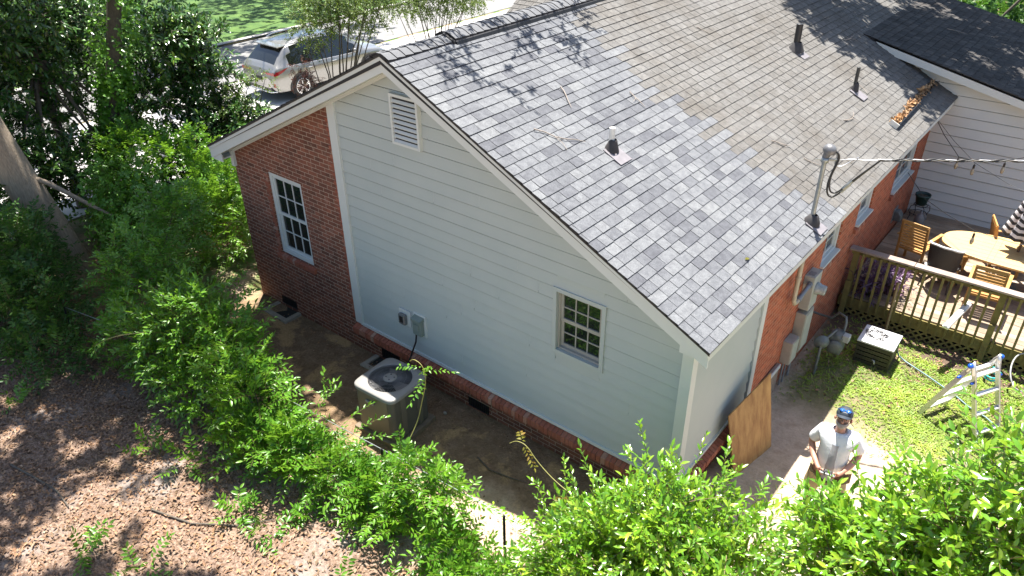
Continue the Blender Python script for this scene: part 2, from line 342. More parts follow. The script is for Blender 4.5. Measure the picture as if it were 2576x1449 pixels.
def gz(x, y):  # gentle lumps in the yard, kept flat under the house
    k = 0 if (-9 < x < .1 and y > -.05) else 1
    return k*(.018*math.sin(x*2.1+y*1.3)+.014*math.sin(x*3.7-y*4.3))
mb = MB(); nx, ny = 150, 110
xs = np.concatenate([np.linspace(-300, -30, 10)[:-1], np.linspace(-30, -13, 18)[:-1], np.linspace(-13, 6, 96)[:-1], np.linspace(6, 300, 10)])
ys = np.concatenate([np.linspace(-300, -12, 8)[:-1], np.linspace(-12, 8, 100)[:-1], np.linspace(8, 24, 12)[:-1], np.linspace(24, 300, 8)])
vs = [(x, y, gz(x, y) if (-13 < x < 5 and -9 < y < 7) else 0) for y in ys for x in xs]; W = len(xs)
mb.add(vs, [(j*W+i, j*W+i+1, (j+1)*W+i+1, (j+1)*W+i) for j in range(len(ys)-1) for i in range(W-1)], 0, True)
struct(mb.build('ground', M_ground))
def sheet(name, poly, z, m_):
    mb = MB(); mb.prism([(x, y, z-.03) for x, y in poly], (0, 0, .03)); return struct(mb.build(name, m_))
sheet('driveway', [(-14.9, -6), (-14.6, 3), (-14.3, 30), (-20.8, 30), (-21.0, 3), (-21.2, -6)], .035, M_street)
M_asph = mat('street_asphalt', (.20, .195, .19), (.15, .148, .145), .9, 2, bmp=.3, bscale=120)
sheet('street', [(-21.3, -60), (-21.1, 60), (-25.6, 60), (-26.0, -60)], .02, M_asph)
M_kerb = mat('kerb_concrete', (.42, .40, .37), (.33, .31, .29), .9, 8)
sheet('kerb', [(-25.95, -60), (-25.55, 60), (-25.8, 60), (-26.2, -60)], .13, M_kerb)
M_lawn = mat('front_lawn', (.022, .07, .008), (.075, .14, .018), .9, 1.1, bmp=1., bscale=30)
sheet('lawn', [(-26.2, -60), (-25.8, 60), (-80, 60), (-80, -60)], .05, M_lawn)

# ================================================================ the house
XL, XS, XP, ZP, EX, ZE, EXL, OV, ZL = -8.65, -5.77, -4.3208, 5.226, .3165, 2.889, -8.86, .30, .57
MR = (ZP-ZE)/(EX-XP); ML = .488; ZEL = ZP-ML*(XP-EXL); YN = 15.45
def roofz(x): return ZP-MR*(x-XP) if x > XP else ZP-ML*(XP-x)
house = thing('brick_house', 'single storey brick house with white gable siding and a grey shingle roof', 'house', (-4.3, 5, 0))
def panel(mb, ax, pos, us, z0, ztop, holes=(), depth=.09, inward=1, mi=0, rmi=None):
    """wall face at ax=pos split round openings (u0,u1,z0,z1); reveals run inward"""
    us = sorted(set(list(us)+[h for H in holes for h in H[:2]]))
    P = (lambda u, z, d=0: (u, pos+d*inward, z)) if ax == 'y' else (lambda u, z, d=0: (pos+d*inward, u, z))
    for a, b in zip(us[:-1], us[1:]):
        hs = [H for H in holes if H[0] <= a+1e-6 and H[1] >= b-1e-6]
        zc = [z0]+[q for H in sorted(hs, key=lambda H: H[2]) for q in H[2:4]]
        for i in range(0, len(zc), 2):
            lo = zc[i]; top = zc[i+1] if i+1 < len(zc) else None
            ta, tb = (top, top) if top is not None else (ztop(a), ztop(b))
            mb.add([P(a, lo), P(b, lo), P(b, tb), P(a, ta)], [(0, 1, 2, 3)], mi)
    for u0, u1, a, b in holes:
        k = mi if rmi is None else rmi
        for q in ([P(u0, a), P(u0, b), P(u0, b, depth), P(u0, a, depth)], [P(u1, a), P(u1, b), P(u1, b, depth), P(u1, a, depth)],
                  [P(u0, a), P(u1, a), P(u1, a, depth), P(u0, a, depth)], [P(u0, b), P(u1, b), P(u1, b, depth), P(u0, b, depth)]):
            mb.add(q, [(0, 1, 2, 3)], k)
under = lambda x: roofz(x)-.16
WB = (-7.72, -6.84, 1.235, 2.74)
b = MB(); panel(b, 'y', 0, [XL, XS-.05], .0, under, [WB, (-8.02, -7.58, .06, .24)], .13)
panel(b, 'y', .004, [XS-.06, 0], .0, lambda x: .48, [(-5.35, -4.92, .04, .24), (-3.44, -3.03, .02, .20), (-.75, -.35, .04, .22)])
b.add([(XL, 0, 0), (XL, YN, 0), (XL, YN, 2.8), (XL, 0, 2.8)], [(0, 1, 2, 3)])
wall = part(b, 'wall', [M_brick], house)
b = MB(); RW = [(4.42, 5.2, 1.62, 2.62), (6.02, 6.84, 1.70, 2.62), (8.2, 9.62, 1.50, 2.62)]
panel(b, 'x', 0, [2.08, 10.4], 0, lambda y: 2.74, RW, .14, -1)
panel(b, 'x', -.004, [0, 2.1], 0, lambda y: .48, [], .1, -1)
side_wall = part(b, 'side_wall', [M_brick_bounce], house)
# sheathing behind the siding
b = MB(); b.prism([(XS, .09, .5), (-.02, .09, .5), (-.02, .09, under(-.02)), (XP, .09, under(XP)), (XS, .09, under(XS))], (0, .08, 0))
b.box((-.10, .18, .5), (-.03, 2.1, 2.74)); part(b, 'sheathing', M_trim, house)
# lap siding, gable end: every board tilted out at its foot
b = MB(); ex = .178; z = ZL+.03; i = 0
while z < ZP-.3:
    z1 = z+ex+.004
    def lim(zz): return max(XS+.09, XP-(ZP-.15-zz)/ML), min(-.085, XP+(ZP-.15-zz)/MR)
    (l0, r0), (l1, r1) = lim(z), lim(z1)
    if r1 <= l1: l1 = r1 = XP
    zt = z+ex-.015; cuts = sorted([l0, r0]+[q for q in (random.uniform(XS+.6, -.6), random.uniform(XS+.6, -.6)) if l0+.3 < q < r0-.3 and not (-2.1 < q < -.9)])
    if z+ex > 1.82 and z < 2.70: cuts = sorted([q for q in cuts if q < -1.835 or q > -1.155]+[-1.83, -1.16])
    for q0, q1 in zip(cuts[:-1], cuts[1:]):
        if q0 == -1.83 and z > 1.66 and z+ex < 2.86: continue
        g0, g1 = q0+(.0016 if q0 > l0 else 0), q1-(.0016 if q1 < r0 else 0); wv = random.uniform(-.0015, .0015)
        a0, a1 = max(g0, lim(zt)[0]), min(g1, lim(zt)[1])
        if a1 <= a0: a0 = a1 = (g0+g1)/2
        b.add([(g0, -.024+wv, z), (g1, -.024+wv, z), (a1, -.008, zt), (a0, -.008, zt), (g0, .02, z), (g1, .02, z), (a1, .022, zt), (a0, .022, zt)], [(0, 1, 2, 3), (4, 5, 1, 0), (3, 2, 6, 7)])
    z += ex; i += 1
part(b, 'siding', M_siding, house, recalc=False)
b = MB(); z = ZL+.03
while z < 2.7:
    z1 = min(z+ex-.015, 2.74); b.add([(.026, .085, z), (.026, 1.98, z), (.008, 1.98, z1), (.008, .085, z1), (-.02, .085, z), (-.02, 1.98, z), (-.02, 1.98, z1), (-.02, .085, z1)], [(0, 1, 2, 3), (4, 5, 1, 0), (3, 2, 6, 7)]); z += ex
part(b, 'side_siding', M_siding, house, recalc=False)
# corner boards, starter strip, frieze
b = MB(); b.box((XS-.09, -.040, ZL), (XS+.09, .03, under(XS-.09)-.02)); b.box((XS+.055, -.054, ZL), (XS+.09, -.040, under(XS)-.02))
b.box((-.09, -.046, ZL), (.046, .03, 2.76)); b.box((.0, .03, ZL), (.0455, .09, 2.755))
b.box((-.03, 1.98, ZL), (.046, 2.12, 2.75)); b.box((XS+.09, -.048, ZL-.012), (-.09, -.012, ZL+.034)); b.box((.002, .09, ZL-.012), (.048, 1.98, ZL+.032))
part(b, 'corner_board', M_trim, house)
# brick ledge: a course of sloping rowlocks
b = MB(); x = XS-.09; tot = .0715
while x < .13:
    j = random.uniform(-.004, .004); vs = []
    for xx in (x+.004, x+tot-.005):
        vs += [(xx, -.012, ZL-.022+j*.3), (xx, -.128+j, ZL-.062), (xx, -.128+j, ZL-.165+j), (xx, -.012, ZL-.165)]
    b.add(vs, [(0, 1, 2, 3), (7, 6, 5, 4), (0, 4, 5, 1), (1, 5, 6, 2), (2, 6, 7, 3), (3, 7, 4, 0)]); x += tot
y = .0
while y < 2.05:
    j = random.uniform(-.004, .004); vs = []
    for yy in (y+.004, y+tot-.005):
        vs += [(.012, yy, ZL-.022), (.128+j, yy, ZL-.062), (.128+j, yy, ZL-.165+j), (.012, yy, ZL-.165)]
    b.add(vs, [(0, 1, 2, 3), (7, 6, 5, 4), (0, 4, 5, 1), (1, 5, 6, 2), (2, 6, 7, 3), (3, 7, 4, 0)]); y += tot
ledge = part(b, 'brick_ledge', M_row, house)
b = MB(); b.prism([(XS-.09, 0.003, ZL-.03), (XS-.09, -.118, ZL-.07), (XS-.09, -.118, ZL-.155), (XS-.09, .003, ZL-.155)], (5.97, 0, 0)); b.box((.001, .0, ZL-.155), (.118, 2.04, ZL-.07))
part(b, 'mortar_bed', M_mortar, ledge)
# toothed brick ends beside the trim and at the window
b = MB(); z = .62; k = 0
while z < 4.0:
    x0 = XS-.155 if k % 2 else XS-.19
    b.box((x0, -.012-random.random()*.006, z), (XS-.091, .02, z+.057)); z += .0695; k += 1
part(b, 'trim_brick_edge', M_row, wall); b = MB(); z = WB[2]; k = 0
while z < WB[3]-.06:
    b.box((WB[0]-(.05 if k % 2 else .10), -.008-random.random()*.006, z), (WB[0]-.001, .05, z+.057)); z += .0695; k += 1
part(b, 'window_brick_edge', M_row, wall)

# ---- windows (frame, sash, pane as sub-parts)
def window(ax, pos, u0, u1, z0, z1, out, casing, cols=3, frame_mat=None, deep=0., meet=.5, sash_mat=None):
    """double hung window; 'out' is the sign of the outward normal along ax"""
    fm = frame_mat or M_trim
    B = (lambda a, bb, lo, hi, d0, d1: ((a, min(pos+out*d0, pos+out*d1), lo), (bb, max(pos+out*d0, pos+out*d1), hi))) if ax == 'y' else \
        (lambda a, bb, lo, hi, d0, d1: ((min(pos+out*d0, pos+out*d1), a, lo), (max(pos+out*d0, pos+out*d1), bb, hi)))
    f = MB(); c = casing
    f.box(*B(u0, u0+c, z0, z1, deep-.05, deep)); f.box(*B(u1-c, u1, z0, z1, deep-.05, deep))
    f.box(*B(u0+c, u1-c, z1-c, z1, deep-.05, deep)); f.box(*B(u0+c, u1-c, z0, z0+c, deep-.05, deep))
    fr = part(f, 'window', fm, house, bevel=.004)
    a, bb, lo, hi = u0+c, u1-c, z0+c, z1-c; zm = lo+(hi-lo)*meet
    s = MB(); st = .038
    for q0, q1, d in ((zm-.02, hi, deep-.022), (lo, zm+.02, deep-.04)):
        s.box(*B(a, a+st, q0, q1, d-.03, d)); s.box(*B(bb-st, bb, q0, q1, d-.03, d))
        s.box(*B(a+st, bb-st, q1-st, q1, d-.03, d)); s.box(*B(a+st, bb-st, q0, q0+st+.012, d-.03, d))
        for i in range(1, cols): x = a+st+(bb-a-2*st)*i/cols; s.box(*B(x-.008, x+.008, q0+st+.012, q1-st, d-.018, d-.006))
        zz = (q0+q1)/2; s.box(*B(a+st, bb-st, zz-.008, zz+.008, d-.0175, d-.0065))
    part(s, 'sash', sash_mat or M_sash, fr)
    g = MB(); g.box(*B(a+.01, bb-.01, zm, hi-.01, deep-.05, deep-.042)); g.box(*B(a+.01, bb-.01, lo+.01, zm, deep-.066, deep-.058)); part(g, 'pane', M_glass, fr)
    return fr
gw = window('y', 0, -1.83, -1.16, 1.82, 2.70, -1, .03, 3, frame_mat=M_taupe, deep=-.012, sash_mat=M_taupe)
b = MB(); q = .048
for lo, hi in (((-1.83-q, 1.82-q), (-1.83+.005, 2.70+q)), ((-1.16-.005, 1.82-q), (-1.16+q, 2.70+q)), ((-1.825, 2.695), (-1.165, 2.70+q)), ((-1.825, 1.82-q), (-1.165, 1.825))): b.box((lo[0], -.040, lo[1]), (hi[0], .01, hi[1]))
part(b, 'window_casing', M_siding, gw); b = MB(); b.box((-1.835, -.014, 1.60), (-1.155, .0, 1.779)); part(b, 'window_apron', M_siding, gw)
b = MB(); b.box((-1.835, -.014, 2.741), (-1.155, .0, 2.92)); part(b, 'head_board', M_siding, gw)
window('y', 0, *WB, -1, .07, 3, deep=-.025)
for (u0, u1, z0, z1), k in zip(RW, (2, 2, 2)): window('x', 0, u0, u1, z0, z1, 1, .07, k, deep=-.03)
def brick_sill(ax, u0, u1, z, out):
    b = MB(); u = u0
    while u < u1-.03:
        d = .052+random.uniform(-.006, .006); lo, hi = (u+.004, u+.062)
        if ax == 'y': b.add([(lo, .02, z), (lo, -d, z-.03), (lo, -d, z-.10), (lo, .02, z-.10), (hi, .02, z), (hi, -d, z-.03), (hi, -d, z-.10), (hi, .02, z-.10)], [(0, 1, 2, 3), (7, 6, 5, 4), (0, 4, 5, 1), (1, 5, 6, 2), (2, 6, 7, 3)])
        else: b.add([(-.02, lo, z), (d, lo, z-.03), (d, lo, z-.10), (-.02, lo, z-.10), (-.02, hi, z), (d, hi, z-.03), (d, hi, z-.10), (-.02, hi, z-.10)], [(0, 1, 2, 3), (7, 6, 5, 4), (0, 4, 5, 1), (1, 5, 6, 2), (2, 6, 7, 3)])
        u += .068
    part(b, 'window_sill', M_row, wall if ax == 'y' else side_wall)
brick_sill('y', -7.80, -6.76, 1.23, -1)
for q in RW: brick_sill('x', q[0]-.06, q[1]+.06, q[2]-.002, 1)
for q in RW: b = MB(); b.box((-.03, q[0]+.005, q[2]+.003), (.055, q[1]-.005, q[2]+.035)); part(b, 'sill_board', M_trim, side_wall)
# ---- gable louvre vent
fr = MB(); V0, V1, VZ0, VZ1 = -4.50, -3.99, 3.985, 4.66; c = .036
fr.box((V0, -.075, VZ0), (V0+c, -.005, VZ1)); fr.box((V1-c, -.075, VZ0), (V1, -.005, VZ1)); fr.box((V0+c, -.075, VZ1-c), (V1-c, -.005, VZ1)); fr.box((V0+c, -.075, VZ0), (V1-c, -.005, VZ0+c))
vent = part(fr, 'gable_vent', M_trim, house); b = MB()
for i in range(9):
    z = VZ0+c+(VZ1-VZ0-2*c)*i/9; b.add([(V0+c, -.070, z), (V1-c, -.070, z), (V1-c, -.046, z+.028), (V0+c, -.046, z+.028), (V0+c, -.066, z-.010), (V1-c, -.066, z-.010)], [(0, 1, 2, 3), (4, 5, 1, 0)])
part(b, 'louvre_slats', M_trim, vent, recalc=False)
b = MB(); b.box((V0+c, -.0402, VZ0+c), (V1-c, -.0395, VZ1-c)); part(b, 'vent_screen', M_dark, vent)
# ---- foundation vents and their wells
for u0, u1, z0, z1 in ((-8.02, -7.58, .06, .24), (-5.35, -4.92, .04, .24), (-3.44, -3.03, .02, .20), (-.75, -.35, .04, .22)):
    b = MB(); b.box((u0, .03, z0), (u1, .035, z1), 1); n = 11
    for i in range(n+1): x = u0+(u1-u0)*i/n; b.box((x-.006, .008, z0), (x+.006, .022, z1))
    b.box((u0, .006, z0), (u1, .024, z0+.015)); b.box((u0, .006, z1-.015), (u1, .024, z1)); part(b, 'foundation_vent', [M_black, M_dark], house)
for u0, u1 in ((-8.17, -7.48), (-5.5, -4.8)):
    b = MB(); b.box((u0, -.36, -.1), (u1, -.27, .045)); b.box((u0, -.27, -.1), (u0+.09, -.006, .0445)); b.box((u1-.09, -.27, -.1), (u1, -.006, .0445)); part(b, 'vent_well', M_conc, house, bevel=.008)
    b = MB(); b.box((u0+.09, -.27, .01), (u1-.09, -.006, .016)); part(b, 'well_floor', M_dark, house)

# ================================================================ roof
cA, sA = 1/math.hypot(1, MR), MR/math.hypot(1, MR); NRM = Vector((sA, 0, cA)); DWN = Vector((cA, 0, -sA)); AL = Vector((0, 1, 0))
def courses(org, along, down, nrm, nc, exh, u_rng, widths, split=None, mats=None, tones=(0, 1), holes=None, undul=.0):
    """tabs of laminated shingle laid course by course; returns builder and per-face tone"""
    mb = MB(); tone = []
    for i in range(nc):
        s0, s1 = i*exh, (i+1)*exh; u = u_rng[0]-random.random()*.2; half = (i % 2)*.5; bnd = split(i) if split else None; k = 0
        while u < u_rng[1]:
            newp = bnd is not None and u < bnd; wmin, wmax = widths[0] if newp else widths[1]
            wd = random.uniform(wmin, wmax)
            if k == 0 and not newp: wd *= .5+half
            a, e = max(u, u_rng[0]), min(u+wd, u_rng[1]); u += wd; k += 1
            if e-a < .02: continue
            if holes and holes((a+e)/2, (s0+s1)/2): continue
            g = .0035 if newp else .004; lift = (.013 if newp else .013)+random.uniform(-.002, .003); o = Vector(org)
            wv = undul*(math.sin(a*1.7+i*.4)+math.sin(a*.6-i*.23)); js = random.uniform(-.003, .003)
            def pt(uu, ss, h): return o+along*uu+down*ss+nrm*(h+wv)
            A, B_, C, D = pt(a+g, s0-.02, .002), pt(e-g, s0-.02, .002), pt(e-g, s1+js, lift), pt(a+g, s1+js, lift)
            A2, B2, C2, D2 = pt(a+g, s0-.02, -.012), pt(e-g, s0-.02, -.012), pt(e-g, s1+js, -.012), pt(a+g, s1+js, -.012)
            mi = 0 if newp or bnd is None else 1
            mb.add([A, B_, C, D, C2, D2, A2, B2], [(0, 3, 2, 1)], mi); mb.add([D, C, C2, D2], [(0, 3, 2, 1)], 2); mb.add([A, D, D2, A2], [(0, 3, 2, 1)], 2); mb.add([B_, C, C2, B2], [(0, 1, 2, 3)], 2)
            tn = random.choice((random.uniform(.0, .4), random.uniform(.35, .7), random.uniform(.5, .9), random.uniform(.6, 1))) if newp else random.uniform(*tones)
            tone += [tn, 0, 0, 0]
    return mb, tone
def set_tone(o, tone):
    at = o.data.attributes.new('tone', 'FLOAT', 'FACE'); at.data.foreach_set('value', np.array(tone, np.float32))
L = (EX-XP)/cA; exh = L/36
sp = [3.15+random.uniform(-.38, .38) for _ in range(36)]
for i, q in enumerate((4.3, 4.0, 3.2, 3.05, 3.05, 3.45, 3.2)): sp[i] = q
sp[-1], sp[-2], sp[-3] = 3.86, 3.7, 3.6
mb, tn = courses((XP, 0, ZP), AL, DWN, NRM, 36, exh, (-OV-.02, YN), ((.14, .33), (.185, .215)), lambda i: sp[i], tones=(.3, .75), undul=.0035)
roof = mb.build('roof', [M_new, M_old, M_edge], house, recalc=False); set_tone(roof, tn)
b = MB()  # deck under the shingles, both slopes
th = .10
prof = [(EXL, ZEL), (XP, ZP), (EX, ZE), (EX-.03, ZE-.05), (XP, ZP-.12), (EXL+.03, ZEL-.05)]
b.prism([(x, -OV, z-.012) for x, z in prof], (0, YN+OV, 0)); part(b, 'roof_deck', M_edge, roof)
LL = (XP-EXL)/math.cos(math.atan(ML)); cB = math.cos(math.atan(ML)); sB = math.sin(math.atan(ML))
mb, tn = courses((XP, 0, ZP), AL, Vector((-cB, 0, -sB)), Vector((-sB, 0, cB)), 35, LL/35, (-OV-.02, YN), ((.12, .34), (.185, .215)), None, tones=(.3, .8))
fs = mb.build('front_slope', [M_old, M_old, M_edge], house); set_tone(fs, tn)
# ridge caps, then the raised vent strip
M_capedge = M_edge
def cap(mb, y0, y1, h, half, lift):
    vs = []; n = 9
    for yy, l in ((y0, lift), (y1, .0)):
        for j in range(n):
            t = -1+2*j/(n-1); x = half*t; dz = -(MR if x > 0 else ML)*abs(x)*.96; rnd = .045*(1-min(1, abs(t)*2.2))**2
            vs.append((XP+x, yy, ZP+dz+h+l-rnd*.6))
    mb.add(vs, [(j, j+1, n+j+1, n+j) for j in range(n-1)], 0, True)
    lip = [(x, y, z-.02) for x, y, z in vs[:n]]; mb.add(vs[:n]+lip, [(j, j+1, n+j+1, n+j) for j in range(n-1)], 1)
    for e in (0, n-1): mb.add([vs[e], vs[n+e], (vs[n+e][0], vs[n+e][1], vs[n+e][2]-.03), (vs[e][0], vs[e][1], vs[e][2]-.03)], [(0, 1, 2, 3)], 1)
b = MB(); y = -OV-.02
while y < .95: cap(b, y, y+.155, .022, .17, .014); y += .143
part(b, 'ridge_cap', [M_ridge, M_edge], house, recalc=False)
b = MB(); y = .84
while y < YN: cap(b, y, y+.155, .062, .185, .012); y += .143
rv = part(b, 'ridge_vent', [M_ridge, M_edge], house, recalc=False)
b = MB()
for sgn, mm in ((1, MR), (-1, ML)):
    x0, x1 = .10, .205; P = lambda x, h: (XP+sgn*x, .84, ZP-mm*x+h)
    b.prism([P(x0, .05), P(x1, .05), P(x1+.018, .006), P(x0, .004)], (0, YN-.9, 0))
b.prism([(XP-.2, .80, ZP-ML*.2), (XP-.19, .80, ZP-ML*.19+.05), (XP, .80, ZP+.035), (XP+.19, .80, ZP-MR*.19+.05), (XP+.2, .80, ZP-MR*.2)], (0, .05, 0))
part(b, 'vent_strip', M_black, rv)
# rake boards, soffits, eave returns
def rake(b, x0, x1, top, depth, y0, y1):
    P = lambda x, d: (x, y0, roofz(x)-d)
    b.prism([P(x0, top), P(x1, top), P(x1, top+depth), P(x0, top+depth)], (0, y1-y0, 0))
b = MB()
for x0, x1 in ((EXL+.02, XP), (XP, EX-.02)):
    rake(b, x0, x1, .03, .20, -OV+.012, -OV+.04); rake(b, x0, x1, .026, .055, -OV-.006, -OV+.012)
b2 = MB()
rake(b2, EXL+.05, XP, .20, .02, -OV+.04, -.03); rake(b2, XP, EX-.06, .20, .02, -OV+.04, -.03)
rake(b2, XL+.0, XS-.09, .15, .12, -.03, .0); rake(b2, XS-.09, XP, .20, .07, -.050, -.026); rake(b2, XP, 0, .20, .07, -.050, -.026)
part(b, 'rake_board', M_trim, house); part(b2, 'soffit', M_trim, house)
b = MB(); b.box((-.02, -.265, 2.735), (.27, 0.02, 2.76)); b.prism([(.265, -.27, 2.73), (-.04, -.27, 2.73), (-.04, -.27, 2.97), (.265, -.27, 2.80)], (0, .025, 0))
b.box((.26, -.27, 2.735), (.285, 10.3, 2.85)); b.box((.02, .02, 2.736), (.26, 10.3, 2.748))
part(b, 'eave_return', M_trim, house); b = MB(); b.box((EXL+.04, -.265, 2.78), (XL+.02, 0.02, 2.805)); b.box((XL-.02, -.05, 2.62), (XL+.07, -.002, 2.9)); b.prism([(EXL+.045, -.27, 2.775), (XL+.1, -.27, 2.775), (XL+.1, -.27, 2.99), (EXL+.045, -.27, 2.86)], (0, .022, 0))
b.box((EXL+.03, -.26, 2.77), (EXL+.05, YN, 2.88)); b.box((XL-.02, .005, 2.75), (XL, YN, 2.82))
part(b, 'eave_return', M_trim, house)
# drip edge
b = MB()
for x0, x1 in ((EXL, XP), (XP, EX)): rake(b, x0, x1, .004, .03, -OV-.014, -OV-.006)
part(b, 'drip_edge', M_black, house)

# ---- addition behind: low slope roof starting high on the main slope
YA = 10.4; WX0, WZ0, WS_ = -1.62, 3.885, .246
def wz(x): return WZ0-WS_*(x-WX0)
b = MB(); X1 = 6.0; panel(b, 'y', YA, [0, X1], .2, lambda x: wz(x)-.2)
b2 = MB(); z = .33; exv = .2
while z < 3.4:
    z1 = z+exv-.017
    def lx(zz): return min(X1, WX0+(WZ0-.17-zz)/WS_)
    def lx0(zz): return -.05 if zz < 2.7 else max(-.05-(zz-2.7)/MR, -1.4)
    r0, r1 = lx(z), lx(z1)
    if r1 > lx0(z1): b2.add([(lx0(z), YA-.044, z), (r0, YA-.044, z), (r1, YA-.026, z1), (lx0(z1), YA-.026, z1), (lx0(z), YA-.002, z), (r0, YA-.002, z), (r1, YA-.002, z1), (lx0(z1), YA-.002, z1)], [(0, 1, 2, 3), (4, 5, 1, 0), (3, 2, 6, 7)])
    z += exv
part(b, 'addition_wall', M_vinyl, house); part(b2, 'addition_siding', M_vinyl, house, recalc=False)
ln = math.hypot(1, WS_); WD = Vector((1/ln, 0, -WS_/ln)); WN = Vector((WS_/ln, 0, 1/ln))
mb, tn = courses((WX0, 0, WZ0), AL, WD, WN, 54, .1435, (10.08, 15.5), ((.2, .3), (.18, .24)), None, tones=(.1, .9))
ar = mb.build('addition_roof', [M_drk_roof, M_drk_roof, M_edge], house, recalc=False); set_tone(ar, tn)
b = MB(); P = lambda x, d, y: (x, y, wz(x)-d)
b.prism([P(WX0+.15, .012, 10.1), P(6.2, .012, 10.1), P(6.2, .05, 10.1), P(WX0+.15, .05, 10.1)], (0, 5.35, 0)); part(b, 'addition_roof_deck', M_edge, ar)
b = MB(); b.prism([P(WX0+.2, .02, 10.1), P(6.2, .02, 10.1), P(6.2, .19, 10.1), P(WX0+.5, .19, 10.1)], (0, .03, 0)); b.prism([P(-.9, .16, 10.13), P(6, .16, 10.13), P(6, .18, 10.13), P(-.9, .18, 10.13)], (0, .26, 0))
part(b, 'addition_fascia', M_trim, house)
b = MB(); b.box((0, 14.9, 0), (6, 15.2, 2.4)); b.box((5.9, 10.4, 0), (6.05, 15.2, 2.0)); part(b, 'addition_back_wall', M_vinyl, house)
# ---- front cross gable seen past the ridge
mb, tn = courses((-9.6, 10.6, 4.82), Vector((1, 0, 0)), Vector((0, -cA, -.6*cA)), Vector((0, -.51, .86)), 32, .1435, (0, 5.2), ((.2, .3), (.18, .24)), None, tones=(.35, .8))
cg = mb.build('front_gable_roof', [M_old, M_old, M_edge], house); set_tone(cg, tn)
b = MB(); b.prism([(-9.6, 10.6, 4.79), (-9.6, 6.8, 2.51), (-9.6, 6.8, 2.45), (-9.6, 10.6, 4.7), (-9.6, 14.4, 2.45), (-9.6, 14.4, 2.51)], (5, 0, 0)); part(b, 'front_gable_deck', M_edge, cg)
b = MB(); b.prism([(-9.4, 7.4, 0), (-9.4, 13.8, 0), (-9.4, 13.8, 2.8), (-9.4, 10.6, 4.6), (-9.4, 7.4, 2.8)], (.15, 0, 0)); part(b, 'front_gable_wall', M_siding, house)

# ---- pipes through the roof
def on_roof(x, y, h=0): return Vector((x, y, roofz(x)))+NRM*h
def vent_pipe(x, y, r, h, m_, boot, lean=0.):
    p = on_roof(x, y); b = MB()
    b.tube([p-Vector((0, 0, .05)), p+Vector((0, 0, h))], r, 14, 0, False); b.tube([p+Vector((0, 0, h)), p+Vector((0, 0, h+.001)), p+Vector((0, 0, h-.12))], [r, r*.82, r*.8], 14, 0, False)
    o = part(b, 'vent_pipe', m_, house); b = MB()
    b.lathe([(r*2.6, .0), (r*2.1, .05), (r*1.35, .13), (r*1.08, .15), (r*1.02, .15)], p+NRM*.012, (sA*.35, 0, 1), 16)
    part(b, 'pipe_boot', M_rubber, o)
    b = MB(); q = p+NRM*.026; a = .16
    b.add([q+AL*u+DWN*v for u, v in ((-a*.8, -.05), (a*.8, -.05), (a*.8, .25), (-a*.8, .25))]+[q-NRM*.012+AL*u+DWN*v for u, v in ((-a*.8, -.05), (a*.8, -.05), (a*.8, .25), (-a*.8, .25))], [(0, 3, 2, 1), (0, 1, 5, 4), (1, 2, 6, 5), (2, 3, 7, 6), (3, 0, 4, 7)])
    part(b, 'flashing', boot, o)
M_flash = mat('painted_flashing', (.20, .185, .20), (.15, .14, .15), .6, 10)
vent_pipe(-1.99, 1.30, .038, .30, M_pvc, M_flash)
vent_pipe(-1.99, 7.36, .058, .46, M_black, M_flash)
vent_pipe(-.886, 7.47, .030, .42, mat('dark_pipe', (.05, .055, .05), (.03, .03, .03), .5, 8), M_flash)
# ---- rain diverter near the back eave
b = MB(); P0, P1 = on_roof(-.02, 7.25), on_roof(-.10, 10.2)
d = (P1-P0).normalized()
b.bar(P0+NRM*.05, P1+NRM*.05, .012, .10, NRM); b.bar(P0+NRM*.02-DWN*.04, P1+NRM*.02-DWN*.04, .10, .008, NRM)
dv = part(b, 'rain_diverter', M_black, house); b = MB(); b.bar(P0-d*.01+NRM*.05-DWN*.07, P0-d*.022+NRM*.05-DWN*.07, .16, .1, NRM); part(b, 'end_cap', M_pvc, dv)
# ================================================================ air conditioner
M_ac = mat('ac_cabinet', (.135, .13, .105), (.115, .11, .09), .45, 3)
M_ac_top = mat('ac_top', (.25, .24, .225), (.22, .21, .197), .38, 4)
M_ac_grille = mat('ac_grille', (.20, .195, .20), (.15, .148, .15), .35, 10, metal=.4)
ac = thing('air_conditioner', 'square olive grey outdoor air conditioner with a round fan grille beside the white siding', 'air conditioner', (-4.02, -.97, 0), rad(3))
A = Matrix.Translation((-4.02, -.97, 0)) @ Matrix.Rotation(rad(3), 4, 'Z'); hw = .385; top = .84
def rrect(h, r, n=5):
    out = []
    for cx, cy, a0 in ((h-r, h-r, 0), (-h+r, h-r, 90), (-h+r, -h+r, 180), (h-r, -h+r, 270)):
        for i in range(n+1): t = rad(a0+90*i/n); out.append((cx+r*math.cos(t), cy+r*math.sin(t)))
    return out
def loop_mesh(b, rings, mi=0, smooth=False, close=True, cap0=False, cap1=False):
    n = len(rings[0]); vs = [p for r in rings for p in r]
    fs = [(i*n+j, i*n+(j+1) % n, (i+1)*n+(j+1) % n, (i+1)*n+j) for i in range(len(rings)-1) for j in range(n if close else n-1)]
    if cap0: fs.append(tuple(range(n))[::-1])
    if cap1: fs.append(tuple(range((len(rings)-1)*n, len(rings)*n)))
    b.add(vs, fs, mi, smooth)
b = MB(); base = rrect(hw-.02, .07)
rings = []; z = .10; k = 0
while z < top-.03: rings += [[A @ Vector((x*s, y*s, zz)) for x, y in base] for s, zz in ((1., z), (1., z+.013), (.975, z+.014), (.975, z+.019))]; z += .0195
loop_mesh(b, rings, 0); part(b, 'cabinet', M_ac, ac)
b = MB()
